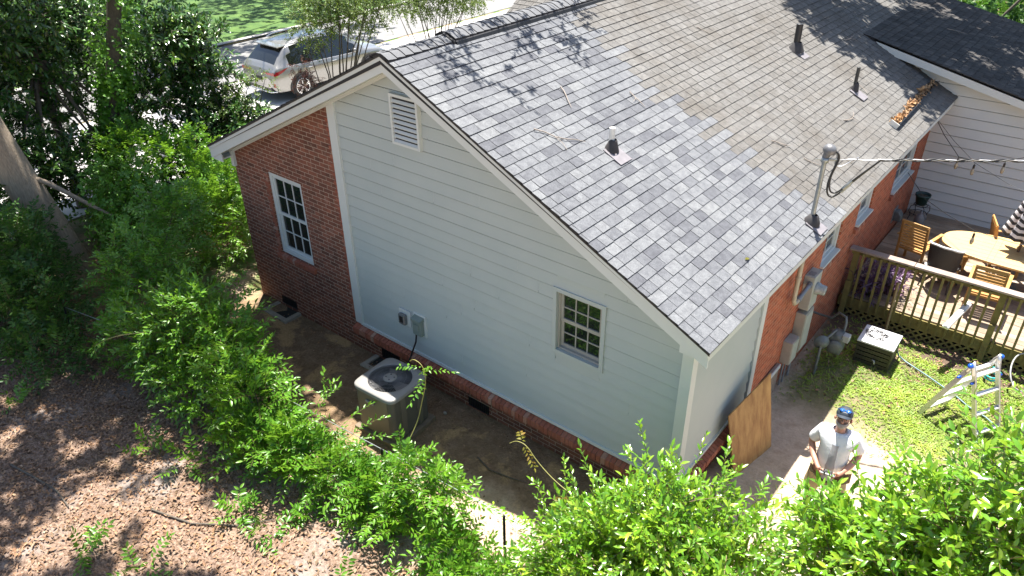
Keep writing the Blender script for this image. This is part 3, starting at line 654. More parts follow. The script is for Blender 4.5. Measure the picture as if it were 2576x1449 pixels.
for s in (-1, 1):
    for t in (-1, 1): b.box((min(s*hw*.93, s*hw*.985), min(t*hw*.55, t*hw*.30), .1), (max(s*hw*.93, s*hw*.985), max(t*hw*.55, t*hw*.30), top-.03), 0, A)
b.box((-hw*.78, -hw*.96, .1), (hw*.70, -hw*.93, top-.03), 0, A); part(b, 'side_panel', M_ac, ac)
b = MB(); h2 = hw+.012
def ringp(pts, z): return [A @ Vector((x, y, z)) for x, y in pts]
NA = 64; R0 = []
for i in range(NA):
    a = 2*math.pi*i/NA; k = 7; rr = h2/((abs(math.cos(a))**k+abs(math.sin(a))**k)**(1/k)); R0.append((rr*math.cos(a), rr*math.sin(a)))
cir = [(.325*math.cos(2*math.pi*i/NA), .325*math.sin(2*math.pi*i/NA)) for i in range(NA)]; cin = [(x*.97, y*.97) for x, y in cir]
loop_mesh(b, [ringp(R0, top-.05), ringp(R0, top), ringp([(x*.97, y*.97) for x, y in R0], top+.012), ringp(cir, top+.024), ringp(cin, top+.02), ringp(cin, top-.02)], 0, True)
part(b, 'top_cover', M_ac_top, ac)
b = MB()
for i in range(84):
    t = 2*math.pi*i/84; u = t+.45
    b.tube([A @ Vector((.10*math.cos(t), .10*math.sin(t), top+.028)), A @ Vector((.2*math.cos(t+.16), .2*math.sin(t+.16), top+.03)), A @ Vector((.317*math.cos(t+.28), .317*math.sin(t+.28), top+.018))], .0028, 4, 0, False)
for rr in (.16, .23): b.tube([A @ Vector((rr*math.cos(2*math.pi*i/40), rr*math.sin(2*math.pi*i/40), top+.024)) for i in range(41)], .003, 4)
gr = part(b, 'fan_grille', M_ac_grille, ac)
b = MB(); b.lathe([(0, .038), (.085, .038), (.10, .03), (.10, .015)], A @ Vector((0, 0, top)), (0, 0, 1), 24)
hub = part(b, 'grille_hub', M_ac_top, gr)
for i in range(4):
    b = MB(); t = i*math.pi/2+.5; b.lathe([(0, .042), (.011, .042), (.011, .036)], A @ Vector((.06*math.cos(t), .06*math.sin(t), top)), (0, 0, 1), 8); part(b, 'hub_screw', M_black, gr)
b = MB(); b.lathe([(0, 0), (.30, 0)], A @ Vector((0, 0, top-.10)), (0, 0, 1), 24)
part(b, 'fan_well', M_dark, ac); b = MB()
for i in range(3):
    t = i*2.094; Q = A @ Matrix.Rotation(t, 4, 'Z'); b.add([Q @ Vector(p) for p in ((.05, -.03, top-.05), (.28, -.12, top-.08), (.29, .08, top-.03), (.05, .05, top-.03))], [(0, 1, 2, 3)])
part(b, 'fan_blade', mat('fan_metal', (.3, .3, .3), (.24, .24, .25), .4, 5, metal=.5), ac)
b = MB(); b.box((-.14, -hw-.006, .62), (.02, -hw+.012, .66), 0, A); part(b, 'badge', mat('ac_badge', (.30, .29, .28), (.24, .23, .23), .4, 40), ac, bevel=.004)
b = MB(); b.box((-.42, -.42, -.03), (.43, .42, .07), 0, A); part(b, 'pad', mat('dirty_pad', (.20, .155, .11), (.15, .115, .08), .9, 10), ac, bevel=.01)

# ================================================================ boxes on the gable
t = thing('disconnect_box', 'green grey electrical disconnect box with a black cable on the white siding', 'electrical box', (-4.2, 0, 1.1))
def on_gable(px, z): return px, z
DX, DZ = -4.33, 1.13
b = MB(); b.box((DX-.09, -.105, DZ-.15), (DX+.09, -.03, DZ+.14)); b.prism([(DX-.10, -.02, DZ+.175), (DX-.10, -.125, DZ+.135), (DX-.10, -.125, DZ+.10), (DX-.10, -.02, DZ+.10)], (.20, 0, 0))
part(b, 'box_body', M_green_grey, t, bevel=.006); b = MB(); b.box((DX-.045, -.117, DZ-.05), (DX+.05, -.104, DZ+.05)); part(b, 'box_latch', M_green_grey, t, bevel=.004)
b = MB(); b.box((DX-.13, -.036, DZ-.19), (DX+.13, -.006, DZ+.20)); part(b, 'mounting_plate', M_trim, t, bevel=.004)
b = MB(); b.tube([(DX-.05, -.07, DZ-.14), (DX-.06, -.09, DZ-.30), (DX-.10, -.16, DZ-.5), (DX-.12, -.26, DZ-.68), (DX-.10, -.40, DZ-.76), (DX-.06, -.52, DZ-.72)], .014, 8); part(b, 'cable', M_cable, t)
t = thing('outlet_box', 'small clear covered weatherproof outlet on the white siding', 'outlet', (-4.64, 0, 1.13)); OX, OZ = -4.66, 1.13
b = MB(); b.box((OX-.11, -.036, OZ-.13), (OX+.13, -.006, OZ+.15)); part(b, 'mounting_plate', M_trim, t, bevel=.004)
b = MB(); b.box((OX-.08, -.10, OZ-.10), (OX+.07, -.036, OZ+.09)); part(b, 'outlet_cover', mat('smoky_cover', (.17, .18, .185), (.11, .115, .12), .15, 30), t, bevel=.025)
b = MB(); b.box((OX-.04, -.108, OZ-.05), (OX+.03, -.099, OZ+.06)); part(b, 'outlet_face', M_black, t, bevel=.006)

# ================================================================ service mast and cables
MX, MY = .108, 3.03; mz = roofz(MX); t = thing('service_mast', 'grey steel electrical mast with a domed weatherhead rising from the roof eave', 'electrical mast', (MX, MY, mz))
b = MB(); b.tube([(MX, MY, mz-.3), (MX, MY, mz+.98)], .030, 14); part(b, 'mast_pipe', M_galv, t)
b = MB(); b.lathe([(.115, 0), (.105, .05), (.062, .13), (.038, .15)], (MX, MY, mz-.01), (sA*.4, 0, 1), 18); part(b, 'mast_boot', M_rubber, t)
b = MB(); q = on_roof(MX, MY, .028); vv = [q+AL*u+DWN*v for u, v in ((-.13, -.05), (.13, -.05), (.13, .2), (-.13, .2))]; b.add(vv+[p-NRM*.014 for p in vv], [(0, 3, 2, 1), (0, 1, 5, 4), (1, 2, 6, 5), (2, 3, 7, 6), (3, 0, 4, 7)]); part(b, 'flashing', M_flash, t)
hd = Vector((.80, .5, 0)).normalized(); H = Vector((MX, MY, mz+1.02))
b = MB(); b.lathe([(.034, -.10), (.05, -.02), (.078, .0), (.086, .025), (.080, .06), (.058, .09), (.03, .104), (0, .108)], H+hd*.02-Vector((0, 0, .02)), (hd.x*.35, hd.y*.35, 1), 18, 0, (1., 1.)); wh = part(b, 'weatherhead', mat('weatherhead_alu', (.19, .19, .195), (.12, .12, .125), .4, 14, metal=.3), t)
CL = Vector((MX, MY, mz+.90)); b = MB(); b.lathe([(.04, -.03), (.05, -.03), (.05, .03), (.04, .03)], CL, (0, 0, 1), 12); b.bar(CL+hd*.03, CL+hd*.16, .03, .025); b.bar(CL-hd*.03, CL-hd*.12, .012, .012); part(b, 'mast_clamp', M_galv, t)
FAR = Vector((2.124, 3.73, 4.15)); dr = (FAR-CL); END = CL+dr*4.2+Vector((0, 0, .6))
def sag(p, q, s, n=30): return [p.lerp(q, i/n)-Vector((0, 0, s*4*(i/n)*(1-i/n))) for i in range(n+1)]
path = [CL+hd*.16]+[CL.lerp(FAR, k/40)+Vector((0, 0, .0)) for k in range(5, 41)]+[FAR+dr*k*.2+Vector((0, 0, .02*k)) for k in range(1, 16)]
sc = thing('service_cable', 'twisted black and silver overhead power cable strung from the roof mast', 'cable', tuple(CL))
def twist(path, ph, r, k):
    out = []
    fine = []
    for a, c in zip(path[:-1], path[1:]):
        for i in range(6): fine.append(a.lerp(c, i/6))
    for i, p in enumerate(fine):
        d = (fine[min(i+1, len(fine)-1)]-fine[max(i-1, 0)]).normalized(); a = d.cross(Vector((0, 0, 1))).normalized(); bb = a.cross(d)
        out.append(p+(a*math.cos(ph+i*k)+bb*math.sin(ph+i*k))*r)
    return out
b = MB(); b.tube(twist(path, 0, .006, .16), .0065, 6); part(b, 'bare_neutral', M_cable_l, sc)
for ph in (2.1, 4.2): b = MB(); b.tube(twist(path[8:], ph, .013, .16), .0095, 6); part(b, 'insulated_wire', M_cable, sc)
side = hd.cross(Vector((0, 0, 1)))
for k, (dx, col, ln_) in enumerate(((.0, M_cable, .62), (.035, M_cable, .52), (-.03, M_cable_l, .30))):
    p0 = H+hd*.10+side*dx-Vector((0, 0, .0)); j = path[8 if k < 2 else 3]
    low = CL+hd*(.10)+side*dx*1.5-Vector((0, 0, ln_*.8))
    pts = [p0, p0+hd*.05-Vector((0, 0, .03)), p0+hd*.06-Vector((0, 0, .12)), low+Vector((0, 0, .2))-hd*.01, low+hd*.02, low+hd*.12-Vector((0, 0, .02)), low.lerp(j, .55)-Vector((0, 0, .05)), j]
    if k == 2: pts = [p0, p0+hd*.05-Vector((0, 0, .06)), CL+hd*.12-Vector((0, 0, .08)), CL+hd*.22-Vector((0, 0, .09)), CL+hd*.34+Vector((0, 0, .0)), j+Vector((0, 0, .03))]
    # smooth the chain
    for _ in range(3):
        q = [pts[0]]
        for a, c in zip(pts[:-1], pts[1:]): q += [a.lerp(c, .25), a.lerp(c, .75)]
        pts = q+[pts[-1]]
    b = MB(); b.tube(pts, .012 if k < 2 else .009, 6); o = part(b, 'service_loop', col, sc)
    if k < 2:
        b = MB(); i0 = int(len(pts)*.72); b.tube([pts[i0], pts[i0+4]], .021, 8); part(b, 'splice_connector', M_galv, o)

# ================================================================ meter, panel, cable box, conduit on the brick side wall
t = thing('electric_meter', 'grey meter box with a round glass meter and bent pipe on the brick wall', 'electric meter', (0, 3.85, 1.55))
b = MB(); b.box((.0, 3.70, 1.26), (.155, 4.02, 1.84)); part(b, 'meter_box', M_box_grey, t, bevel=.008)
b = MB(); b.lathe([(.095, 0), (.095, .05), (.08, .055), (.078, .13), (.07, .145), (0, .147)], (.155, 3.86, 1.60), (1, 0, 0), 20); part(b, 'meter_glass', mat('meter_dome', (.34, .36, .35), (.22, .24, .24), .12, 20), t)
b = MB(); b.box((.03, 3.76, 1.84), (.12, 3.87, 1.848)); part(b, 'top_label', mat('label_grey', (.24, .26, .26), (.2, .21, .21), .5, 40), t)
b = MB(); b.tube([(.10, 3.04, 2.85), (.10, 3.04, 1.85), (.10, 3.05, 1.76), (.10, 3.10, 1.69), (.10, 3.18, 1.665), (.10, 3.26, 1.67)], .034, 12); b.tube([(.1, 3.04, 2.12), (.1, 3.04, 2.16)], .042, 12); part(b, 'conduit', M_beige, t)
b = MB(); b.tube([(.10, 3.24, 1.67), (.10, 3.71, 1.72)], .034, 12); b.tube([(.10, 3.24, 1.67), (.10, 3.32, 1.678)], .043, 12); b.tube([(.10, 3.66, 1.715), (.10, 3.705, 1.72)], .043, 12); part(b, 'grey_conduit', M_grey_pvc, t)
t = thing('breaker_panel', 'tall grey breaker panel cabinet below the electric meter', 'electrical panel', (0, 3.85, .9))
b = MB(); b.box((.0, 3.68, .50), (.15, 4.02, 1.20)); part(b, 'panel_cabinet', M_box_tan, t, bevel=.006)
b = MB(); b.box((.151, 3.70, .53), (.160, 4.00, 1.17)); part(b, 'panel_door', M_box_grey, t, bevel=.003)
b = MB(); b.tube([(.06, 3.72, .5), (.06, 3.72, .0)], .02, 8); part(b, 'riser', M_grey_pvc, t)
t = thing('cable_box', 'smaller tan utility box mounted low in front of the breaker panel', 'utility box', (0, 3.45, .7))
b = MB(); b.box((.0, 3.33, .46), (.15, 3.60, .86)); part(b, 'box_body', M_box_tan, t, bevel=.008); b = MB(); b.box((.151, 3.345, .475), (.158, 3.585, .845)); part(b, 'box_door', M_box_grey, t, bevel=.004)
b = MB(); b.tube([(.05, 3.40, .46), (.05, 3.40, .0)], .016, 8); b.tube([(.06, 3.52, .46), (.06, 3.50, .0)], .012, 8); part(b, 'riser', M_grey_pvc, t)
t = thing('access_panel', 'low weathered board panel at the foot of the brick wall behind the plywood', 'panel', (.05, 3.0, .3))
b = MB(); b.box((.01, 2.55, .0), (.055, 3.22, .52)); part(b, 'board', mat('weathered_board', (.30, .24, .19), (.20, .155, .12), .85, 4, stretch=(10, 3, 10)), t, bevel=.004)
b = MB(); b.box((.056, 2.55, .45), (.07, 3.22, .52)); b.box((.056, 2.55, .0), (.07, 2.62, .45)); part(b, 'board_trim', M_trim, t)

# ================================================================ gas meter
t = thing('gas_meter', 'grey gas meter with regulator and pipes in the grass by the brick wall', 'gas meter', (.5, 4.3, 0))
b = MB(); b.lathe([(0, -.06), (.07, -.055), (.115, -.01), (.12, .0), (.115, .01), (.07, .05), (.05, .075), (0, .08)], (.36, 4.12, .55), (.5, -.75, .1), 20); part(b, 'regulator', M_gas, t)
b = MB(); b.box((.42, 4.28, .30), (.62, 4.52, .62)); b.lathe([(.0, -.02), (.115, -.02), (.12, 0), (.115, .03), (.06, .05), (0, .05)], (.53, 4.27, .45), (.15, -1, 0), 18); b.lathe([(0, .05), (.09, .04), (.12, 0), (.12, -.06)], (.52, 4.40, .63), (0, 0, 1), 16); part(b, 'meter_body', M_gas, t, bevel=.03)
b = MB(); b.box((.60, 4.30, .56), (.70, 4.42, .68)); part(b, 'index_dial', mat('gas_dial', (.42, .44, .43), (.3, .32, .31), .4, 20), t, bevel=.01)
b = MB(); b.tube([(.38, 4.02, 0), (.38, 4.04, .48), (.38, 4.10, .56)], .022, 10); b.tube([(.38, 4.14, .58), (.46, 4.26, .68), (.48, 4.34, .72), (.48, 4.36, .60)], .02, 10); b.tube([(.57, 4.44, .6), (.57, 4.46, .82), (.54, 4.52, .88), (.4, 4.62, .86), (.3, 4.66, .7), (.1, 4.68, .68), (0, 4.68, .68)], .02, 10)
for z in (.12, .3): b.lathe([(.03, -.02), (.034, 0), (.03, .02)], (.38, 4.03, z), (0, 0, 1), 8)
part(b, 'pipe', M_gas, t)

# ================================================================ plywood
PL = [Vector((.36, 1.10, .0)), Vector((.50, 2.00, .0)), Vector((.285, 2.00, 1.21)), Vector((.135, 1.10, .98))]
b = MB(); b.prism(PL, (.017, -.001, .004)); ply = part(b, 'plywood_sheet', [M_ply], None); tag(ply, 'knotty plywood sheet leaning against the house corner', 'plywood')
b2 = MB()
# ================================================================ crate with cable coil, hose
t = thing('deck_box', 'dark slatted storage box with a white lid on the grass by the deck', 'storage box', (1.02, 4.97, 0), rad(3))
A = Matrix.Translation((1.02, 4.97, 0)) @ Matrix.Rotation(rad(1), 4, 'Z'); hx, hy, hh = .265, .25, .44
b = MB(); b.box((-hx+.02, -hy+.02, .02), (hx-.02, hy-.02, hh-.03), 1, A)
for i in range(5):
    z = .03+i*.078; b.box((-hx, -hy, z), (hx, -hy+.02, z+.064), 0, A); b.box((-hx, hy-.02, z), (hx, hy, z+.064), 0, A); b.box((-hx, -hy+.02, z), (-hx+.02, hy-.02, z+.064), 0, A); b.box((hx-.02, -hy+.02, z), (hx, hy-.02, z+.064), 0, A)
for sx_ in (-1, 1):
    for sy in (-1, 1): b.box((sx_*hx-.022*(sx_ > 0)-.004*(sx_ < 0), sy*hy-.022*(sy > 0)-.004*(sy < 0), 0), (sx_*hx+.004*(sx_ > 0)+.022*(sx_ < 0), sy*hy+.004*(sy > 0)+.022*(sy < 0), hh-.02), 0, A)
part(b, 'box_body', [M_crate, M_dark], t)
b = MB(); b.box((-hx-.015, -hy-.015, hh-.02), (hx+.015, hy+.015, hh+.015), 0, A); part(b, 'lid', M_crate_top, t, bevel=.008)
b = MB(); b.tube([A @ Vector(p) for p in ((.02, -hy-.03, .18), (.05, -hy-.06, .19), (.06, -hy-.05, .13))], .014, 8); part(b, 'tap', M_galv, t)
b = MB(); pts = []
for i in range(90):
    a = i*.33; r = .135+.035*math.sin(i*.9)+.02*math.sin(i*2.3); pts.append(A @ Vector((-.06+r*math.cos(a), .02+r*.95*math.sin(a), hh+.022+.012*math.sin(i*1.7)+.0004*i)))
b.tube(pts, .0045, 5); b.tube([A @ Vector(p) for p in ((-.06, .02, hh+.04), (.07, .10, hh+.03), (-.12, -.06, hh+.035), (-.02, .14, hh+.03), (.03, -.10, hh+.03))], .0045, 5)
cc = part(b, 'wire_coil', M_cable, None); tag(cc, 'tangled black wire coil lying on the white lid of the storage box', 'wire')
b = MB(); hp = [Vector(p) for p in ((1.27, 5.15, .25), (1.32, 5.25, .06), (1.45, 5.19, .035), (1.6, 5.12, .035), (1.85, 5.0, .035), (2.07, 4.88, .035), (2.3, 4.75, .035), (2.5, 4.6, .035), (2.75, 4.5, .035), (3.0, 4.3, .035))]
b.tube(hp, .013, 8); hs = part(b, 'garden_hose', mat('teal_grey_hose', (.13, .22, .24), (.10, .17, .19), .4, 8), None); tag(hs, 'grey blue garden hose snaking over the grass to the ladder', 'hose')
b = MB(); b.tube([Vector((2.62+.10*math.cos(i*.5), 5.55+.14*math.sin(i*.5), .05+.004*i)) for i in range(30)], .014, 8); hs = part(b, 'garden_hose', mat('turquoise_hose', (.02, .50, .48), (.02, .42, .42), .35, 8), None); tag(hs, 'turquoise coiled hose lying on the grass behind the ladder', 'hose')
b = MB(); b.tube([Vector((2.97+.17*math.cos(i*.32+2), 5.60+.32*math.sin(i*.32+2)-.0*i, .30+.16*math.sin(i*.32+1.3))) for i in range(40)], .012, 8); hs = part(b, 'cable_coil', mat('grey_hose', (.30, .30, .29), (.24, .24, .23), .4, 8), None); tag(hs, 'grey looped cable hanging by the deck lattice at the right', 'cable')

# ================================================================ ladder
t = thing('folding_ladder', 'aluminium folding ladder with blue hinge knobs standing on the lawn', 'ladder', (2.45, 4.0, 0))
K = [Vector((2.385, 3.99, 1.13)), Vector((2.62, 4.40, 1.13))]; F1 = [Vector((1.955, 4.02, 0)), Vector((2.17, 4.46, 0))]; F2 = [Vector((2.74, 3.80, 0)), Vector((2.98, 4.22, 0))]
wd = (K[1]-K[0]).normalized()
for F, nm in ((F1, 'ladder_frame'), (F2, 'ladder_frame')):
    b = MB(); off = wd*(.014 if F is F2 else 0)
    for k in (0, 1):
        s = off if k == 0 else -off; tp = K[k].lerp(F[k], .06); b.bar(tp+s, F[k]+s, .026, .068, wd.cross(F[k]-K[k]))
    fr = part(b, nm, M_alu, t, bevel=.004)
    for k in (0, 1): b = MB(); b.bar(F[k]+(K[k]-F[k])*.03, F[k], .034, .078, wd.cross(F[k]-K[k])); part(b, 'rubber_foot', M_black, fr)
    for i in range(1, 5):
        u = .14+.24*(i-1) if i < 5 else .9; p, q = K[0].lerp(F[0], u), K[1].lerp(F[1], u); b = MB(); up_ = (K[0]-F[0]).normalized()
        b.bar(p, q, .062, .024, (0, 0, 1)); b.bar(p+Vector((0, 0, .014))-wd.cross(Vector((0, 0, 1)))*.018, q+Vector((0, 0, .014))-wd.cross(Vector((0, 0, 1)))*.018, .012, .008); part(b, 'rung', M_alu_rung, fr)
for k in (0, 1):
    d1, d2 = (F1[k]-K[k]).normalized(), (F2[k]-K[k]).normalized(); b = MB()
    b.tube([K[k]+d1*.13, K[k]+d1*.05+Vector((0, 0, .012)), K[k]+Vector((0, 0, .03)), K[k]+d2*.05+Vector((0, 0, .012)), K[k]+d2*.15], [.03, .036, .04, .036, .03], 8); part(b, 'hinge', M_alu, t)
    b = MB(); s = -1 if k == 0 else 1; b.lathe([(0, .06), (.022, .056), (.036, .035), (.038, .01), (.03, 0)], K[k]+wd*s*.03, tuple(wd*s), 14); part(b, 'knob', M_blue, t)
for k, F in ((0, F1), (0, F2), (1, F2), (1, F1)):
    b = MB(); p = K[k].lerp(F[k], .22); s = -1 if k == 0 else 1; b.lathe([(.02, 0), (.022, .02), (.012, .05), (0, .052)], p+wd*s*.012, tuple(wd*s), 10); part(b, 'lock_tab', M_blue, t)
# ================================================================ deck
FZ, YD = .40, 6.06; t = thing('wooden_deck', 'weathered wooden deck with mossy slatted railing and lattice skirt beside the brick wall', 'deck', (2.5, 8, 0))
b = MB(); y = YD; tn = []
while y < 10.36:
    x = .03
    while x < 6:
        x1 = min(6, x+random.uniform(2.4, 3.4)); dz = random.uniform(-.003, .003); b.box((x, y, FZ-.028+dz), (x1-.004, y+.134, FZ+dz)); x = x1
    y += .141
part(b, 'deck_boards', M_deck, t)
b = MB(); b.box((.03, YD-.03, FZ-.23), (6, YD-.001, FZ-.03)); b.box((.03, YD, .1), (6, YD+.3, .12), 1); part(b, 'rim_board', [M_rail, M_dark], t)  # second box is a dark sheet painting in the shade below the deck
b = MB(); RZ = 1.33; b.box((.02, YD-.085, RZ-.036), (1.05, YD+.07, RZ)); b.box((1.056, YD-.085, RZ-.036), (6, YD+.07, RZ)); part(b, 'rail_cap', M_rail_top, t, bevel=.006)
b = MB(); b.box((.05, YD+.0, RZ-.13), (6, YD+.036, RZ-.037)); part(b, 'top_rail', M_rail, t)
for x in (.08, 2.32, 4.5):
    b = MB(); b.box((x, YD-.005, FZ-.0), (x+.092, YD+.09, RZ-.037)); b.box((x, YD-.075, .0), (x+.092, YD-.035, FZ+.3)); part(b, 'post', M_rail, t, bevel=.004)
x = .24
while x < 3.9:
    if not (2.25 < x < 2.42):
        b = MB(); b.box((x, YD-.070, FZ-.19+random.uniform(-.02, .02)), (x+.036, YD-.033, RZ-.060+random.uniform(-.01, .01))); part(b, 'baluster', M_rail, t)
    x += .139+random.uniform(-.008, .008)
b = MB(); s = .13; k = -4
while k*s < 6.2:
    for sg in (1, -1):
        x0 = k*s; p, q = Vector((x0, YD-.02-.004*sg, -.02)), Vector((x0+sg*.24, YD-.02-.004*sg, FZ-.21))
        if p.x > .03 and q.x > .03: b.bar(p, q, .034, .007, (0, 1, 0))
    k += 1
part(b, 'lattice_skirt', M_rail, t)
b = MB(); b.box((.03, YD+.33, 0), (6, YD+.34, FZ-.05)); part(b, 'underdeck_shade_sheet', M_dark, t)  # added dark sheet standing in for the shade behind the lattice

# ================================================================ table and chairs
TX, TY, TZ = 2.32, 7.87, 1.13; t = thing('patio_table', 'long oval teak patio table on the deck', 'table', (TX, TY, FZ))
def oval(a, bb, k=2.5, n=56):
    return [(TX+math.copysign(abs(math.cos(2*math.pi*i/n))**(2/k), math.cos(2*math.pi*i/n))*a, TY+math.copysign(abs(math.sin(2*math.pi*i/n))**(2/k), math.sin(2*math.pi*i/n))*bb) for i in range(n)]
b = MB(); o1 = oval(1.22, .575)
loop_mesh(b, [[(x, y, TZ-.035) for x, y in o1], [(x, y, TZ-.004) for x, y in o1], [(TX+(x-TX)*.994, TY+(y-TY)*.99, TZ) for x, y in o1]], 0, False, True, True, True); part(b, 'tabletop', M_table, t)
b = MB()
for i in range(-3, 4): b.box((TX-1.02+.08*abs(i), TY+i*.15-.0015, TZ), (TX+1.02-.08*abs(i), TY+i*.15+.0015, TZ+.0012))
for x in (-.42, .42): b.box((TX+x-.002, TY-.54, TZ), (TX+x+.002, TY+.54, TZ+.0013)); b.box((TX+x+.09, TY-.54, TZ), (TX+x+.093, TY+.54, TZ+.0013))
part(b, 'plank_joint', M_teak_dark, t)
b = MB(); b.box((TX-.85, TY-.40, TZ-.12), (TX+.85, TY+.40, TZ-.036)); part(b, 'apron', M_teak, t)
for sx_ in (-1, 1):
    for sy in (-1, 1): b = MB(); b.bar((TX+sx_*.8, TY+sy*.36, TZ-.05), (TX+sx_*.8, TY+sy*.36, FZ), .07, .07, (0, 1, 0)); part(b, 'leg', M_teak, t)
def teak_chair(label):
    t = thing('teak_chair', label, 'chair', group='slatted teak chairs round the patio table')
    b = MB()
    for i in range(6): y = -.19+i*.078; b.box((-.22, y, .40), (.22, y+.062, .422))
    part(b, 'seat', M_teak, t)
    for s in (-1, 1):
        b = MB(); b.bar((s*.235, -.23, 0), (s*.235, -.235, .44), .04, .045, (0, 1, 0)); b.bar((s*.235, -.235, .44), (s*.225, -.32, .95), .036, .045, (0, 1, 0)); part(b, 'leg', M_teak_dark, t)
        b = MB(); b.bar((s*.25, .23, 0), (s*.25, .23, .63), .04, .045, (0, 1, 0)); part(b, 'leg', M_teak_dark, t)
        b = MB(); b.bar((s*.265, -.28, .645), (s*.275, .28, .655), .06, .024); part(b, 'armrest', M_teak, t, bevel=.006)
    b = MB()
    for i in range(7): z = .50+i*.056; y = -.250-(z-.44)*.165; b.box((-.21, y-.009, z), (.21, y+.009, z+.034))
    part(b, 'back_slats', M_teak, t)
    b = MB(); b.box((-.245, -.335, .90), (.245, -.310, .975)); part(b, 'top_rail', M_teak, t, bevel=.006)
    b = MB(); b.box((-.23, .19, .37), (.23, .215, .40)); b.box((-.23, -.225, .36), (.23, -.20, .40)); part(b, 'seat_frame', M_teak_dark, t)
    return t
c1 = teak_chair('slatted teak chair at the left end of the oval table near the brick wall'); 
c2 = dup(c1, (2.07, 6.90, FZ), rad(2), 'slatted teak chair pulled up to the near side of the oval table behind the railing')
c3 = dup(c1, (2.06, 8.64, FZ), rad(-72), 'slatted teak chair beyond the oval table turned side on with a blue cushion')
c1.location = (.74, 7.84, FZ); c1.rotation_euler = (0, 0, rad(-12))
b = MB(); b.box((-.2, -.2, 0), (.2, .2, .08)); cu = part(b, 'seat_cushion', mat('navy_cushion', (.02, .05, .17), (.015, .035, .13), .8, 20), None, bevel=.03); cu.location = (2.20, 8.68, FZ+.43); cu.rotation_euler = (0, 0, rad(-72)); tag(cu, 'navy blue cushion on the teak chair beyond the table', 'cushion')
# black woven armchair
t = thing('wicker_chair', 'black woven armchair with a white rim and wooden arms at the oval table', 'chair', (0, 0, 0)); n = 15
M_wick = mat('black_weave', (.028, .026, .025), (.055, .05, .048), .6, 120, bmp=.6, bscale=110)
M_rim = mat('white_woven_rim', (.70, .70, .70), (.5, .5, .5), .6, 60)
arc = [(math.sin(rad(a))*.285, -.05-math.cos(rad(a))*.26) for a in np.linspace(-74, 74, n)]
b = MB(); rows = [(.42, .90), (.55, .96), (.68, 1.0), (.80, 1.02), (.88, 1.02)]
rings = [[(x*k, y*k-.04*(z-.42), z+(-.10*max(0, abs(x)/.28-.45)**1 if z > .7 else 0)) for x, y in arc] for z, k in rows]
loop_mesh(b, rings, 0, True, False); loop_mesh(b, [[(x*.95, y*.95+.012, z) for x, y, z in r] for r in rings], 0, True, False); part(b, 'backrest', M_wick, t)
b = MB(); b.tube([Vector(p)+Vector((0, 0, .008)) for p in rings[-1]], .021, 8); rw = part(b, 'back_rim', M_rim, t)
b = MB(); b.lathe([(0, .45), (.25, .45), (.27, .43), (.25, .41)], (0, .02, 0), (0, 0, 1), 22); part(b, 'seat', M_wick, t)
b = MB(); b.tube([Vector((x*.93, y*.93-.02, .40)) for x, y in arc], .022, 6); part(b, 'seat_rim', M_rim, t)
for s in (-1, 1):
    for y in (-.22, .2): b = MB(); b.tube([(s*.2, y*.8, .42), (s*.24, y*1.15, 0)], .014, 8); part(b, 'leg', M_black, t)
    b = MB(); b.tube([(s*.27, -.12, .74), (s*.30, .05, .67), (s*.28, .22, .64), (s*.25, .25, .42)], .017, 8); part(b, 'armrest', M_teak, t)
t.location = (1.31, 7.36, FZ); t.rotation_euler = (0, 0, rad(-8))
# umbrella, let down
t = thing('patio_umbrella', 'folded patio umbrella with black and white stripes on a wooden pole', 'umbrella', (2.26, 8.0, FZ))
UX, UY = 2.27, 8.0
b = MB(); b.tube([(UX-.03, UY, FZ), (UX+.06, UY, 2.95)], .024, 10); part(b, 'pole', mat('umbrella_pole', (.13, .07, .04), (.09, .05, .03), .5, 5), t)
b = MB(); nb = 26; n = 32; prev = None
for i in range(nb+1):
    u = i/nb; z0 = 1.45+1.35*u; r0 = .26*(1-u)+.035; ring = []
    for j in range(n):
        a = 2*math.pi*j/n; pl = 1+.30*math.sin(a*8)*(1-u*.6); zz = z0-.16*(1-u)*max(0, math.cos(a+.4))+.05*(1-u)*math.sin(a*8+1)
        ring.append((UX+.01+.03*u+r0*pl*math.cos(a), UY+r0*pl*math.sin(a), zz))
    if prev: b.add(prev+ring, [(j, (j+1) % n, n+(j+1) % n, n+j) for j in range(n)], i % 2, True)
    prev = ring
part(b, 'canopy', [mat('umbrella_white', (.66, .64, .65), (.58, .56, .58), .8, 20), mat('umbrella_black', (.02, .02, .024), (.03, .03, .034), .8, 20)], t, recalc=False)
b = MB(); b.lathe([(.20, 0), (.20, .05), (.06, .09), (.03, .25)], (UX-.03, UY, FZ), (0, 0, 1), 18); part(b, 'base', M_black, t)
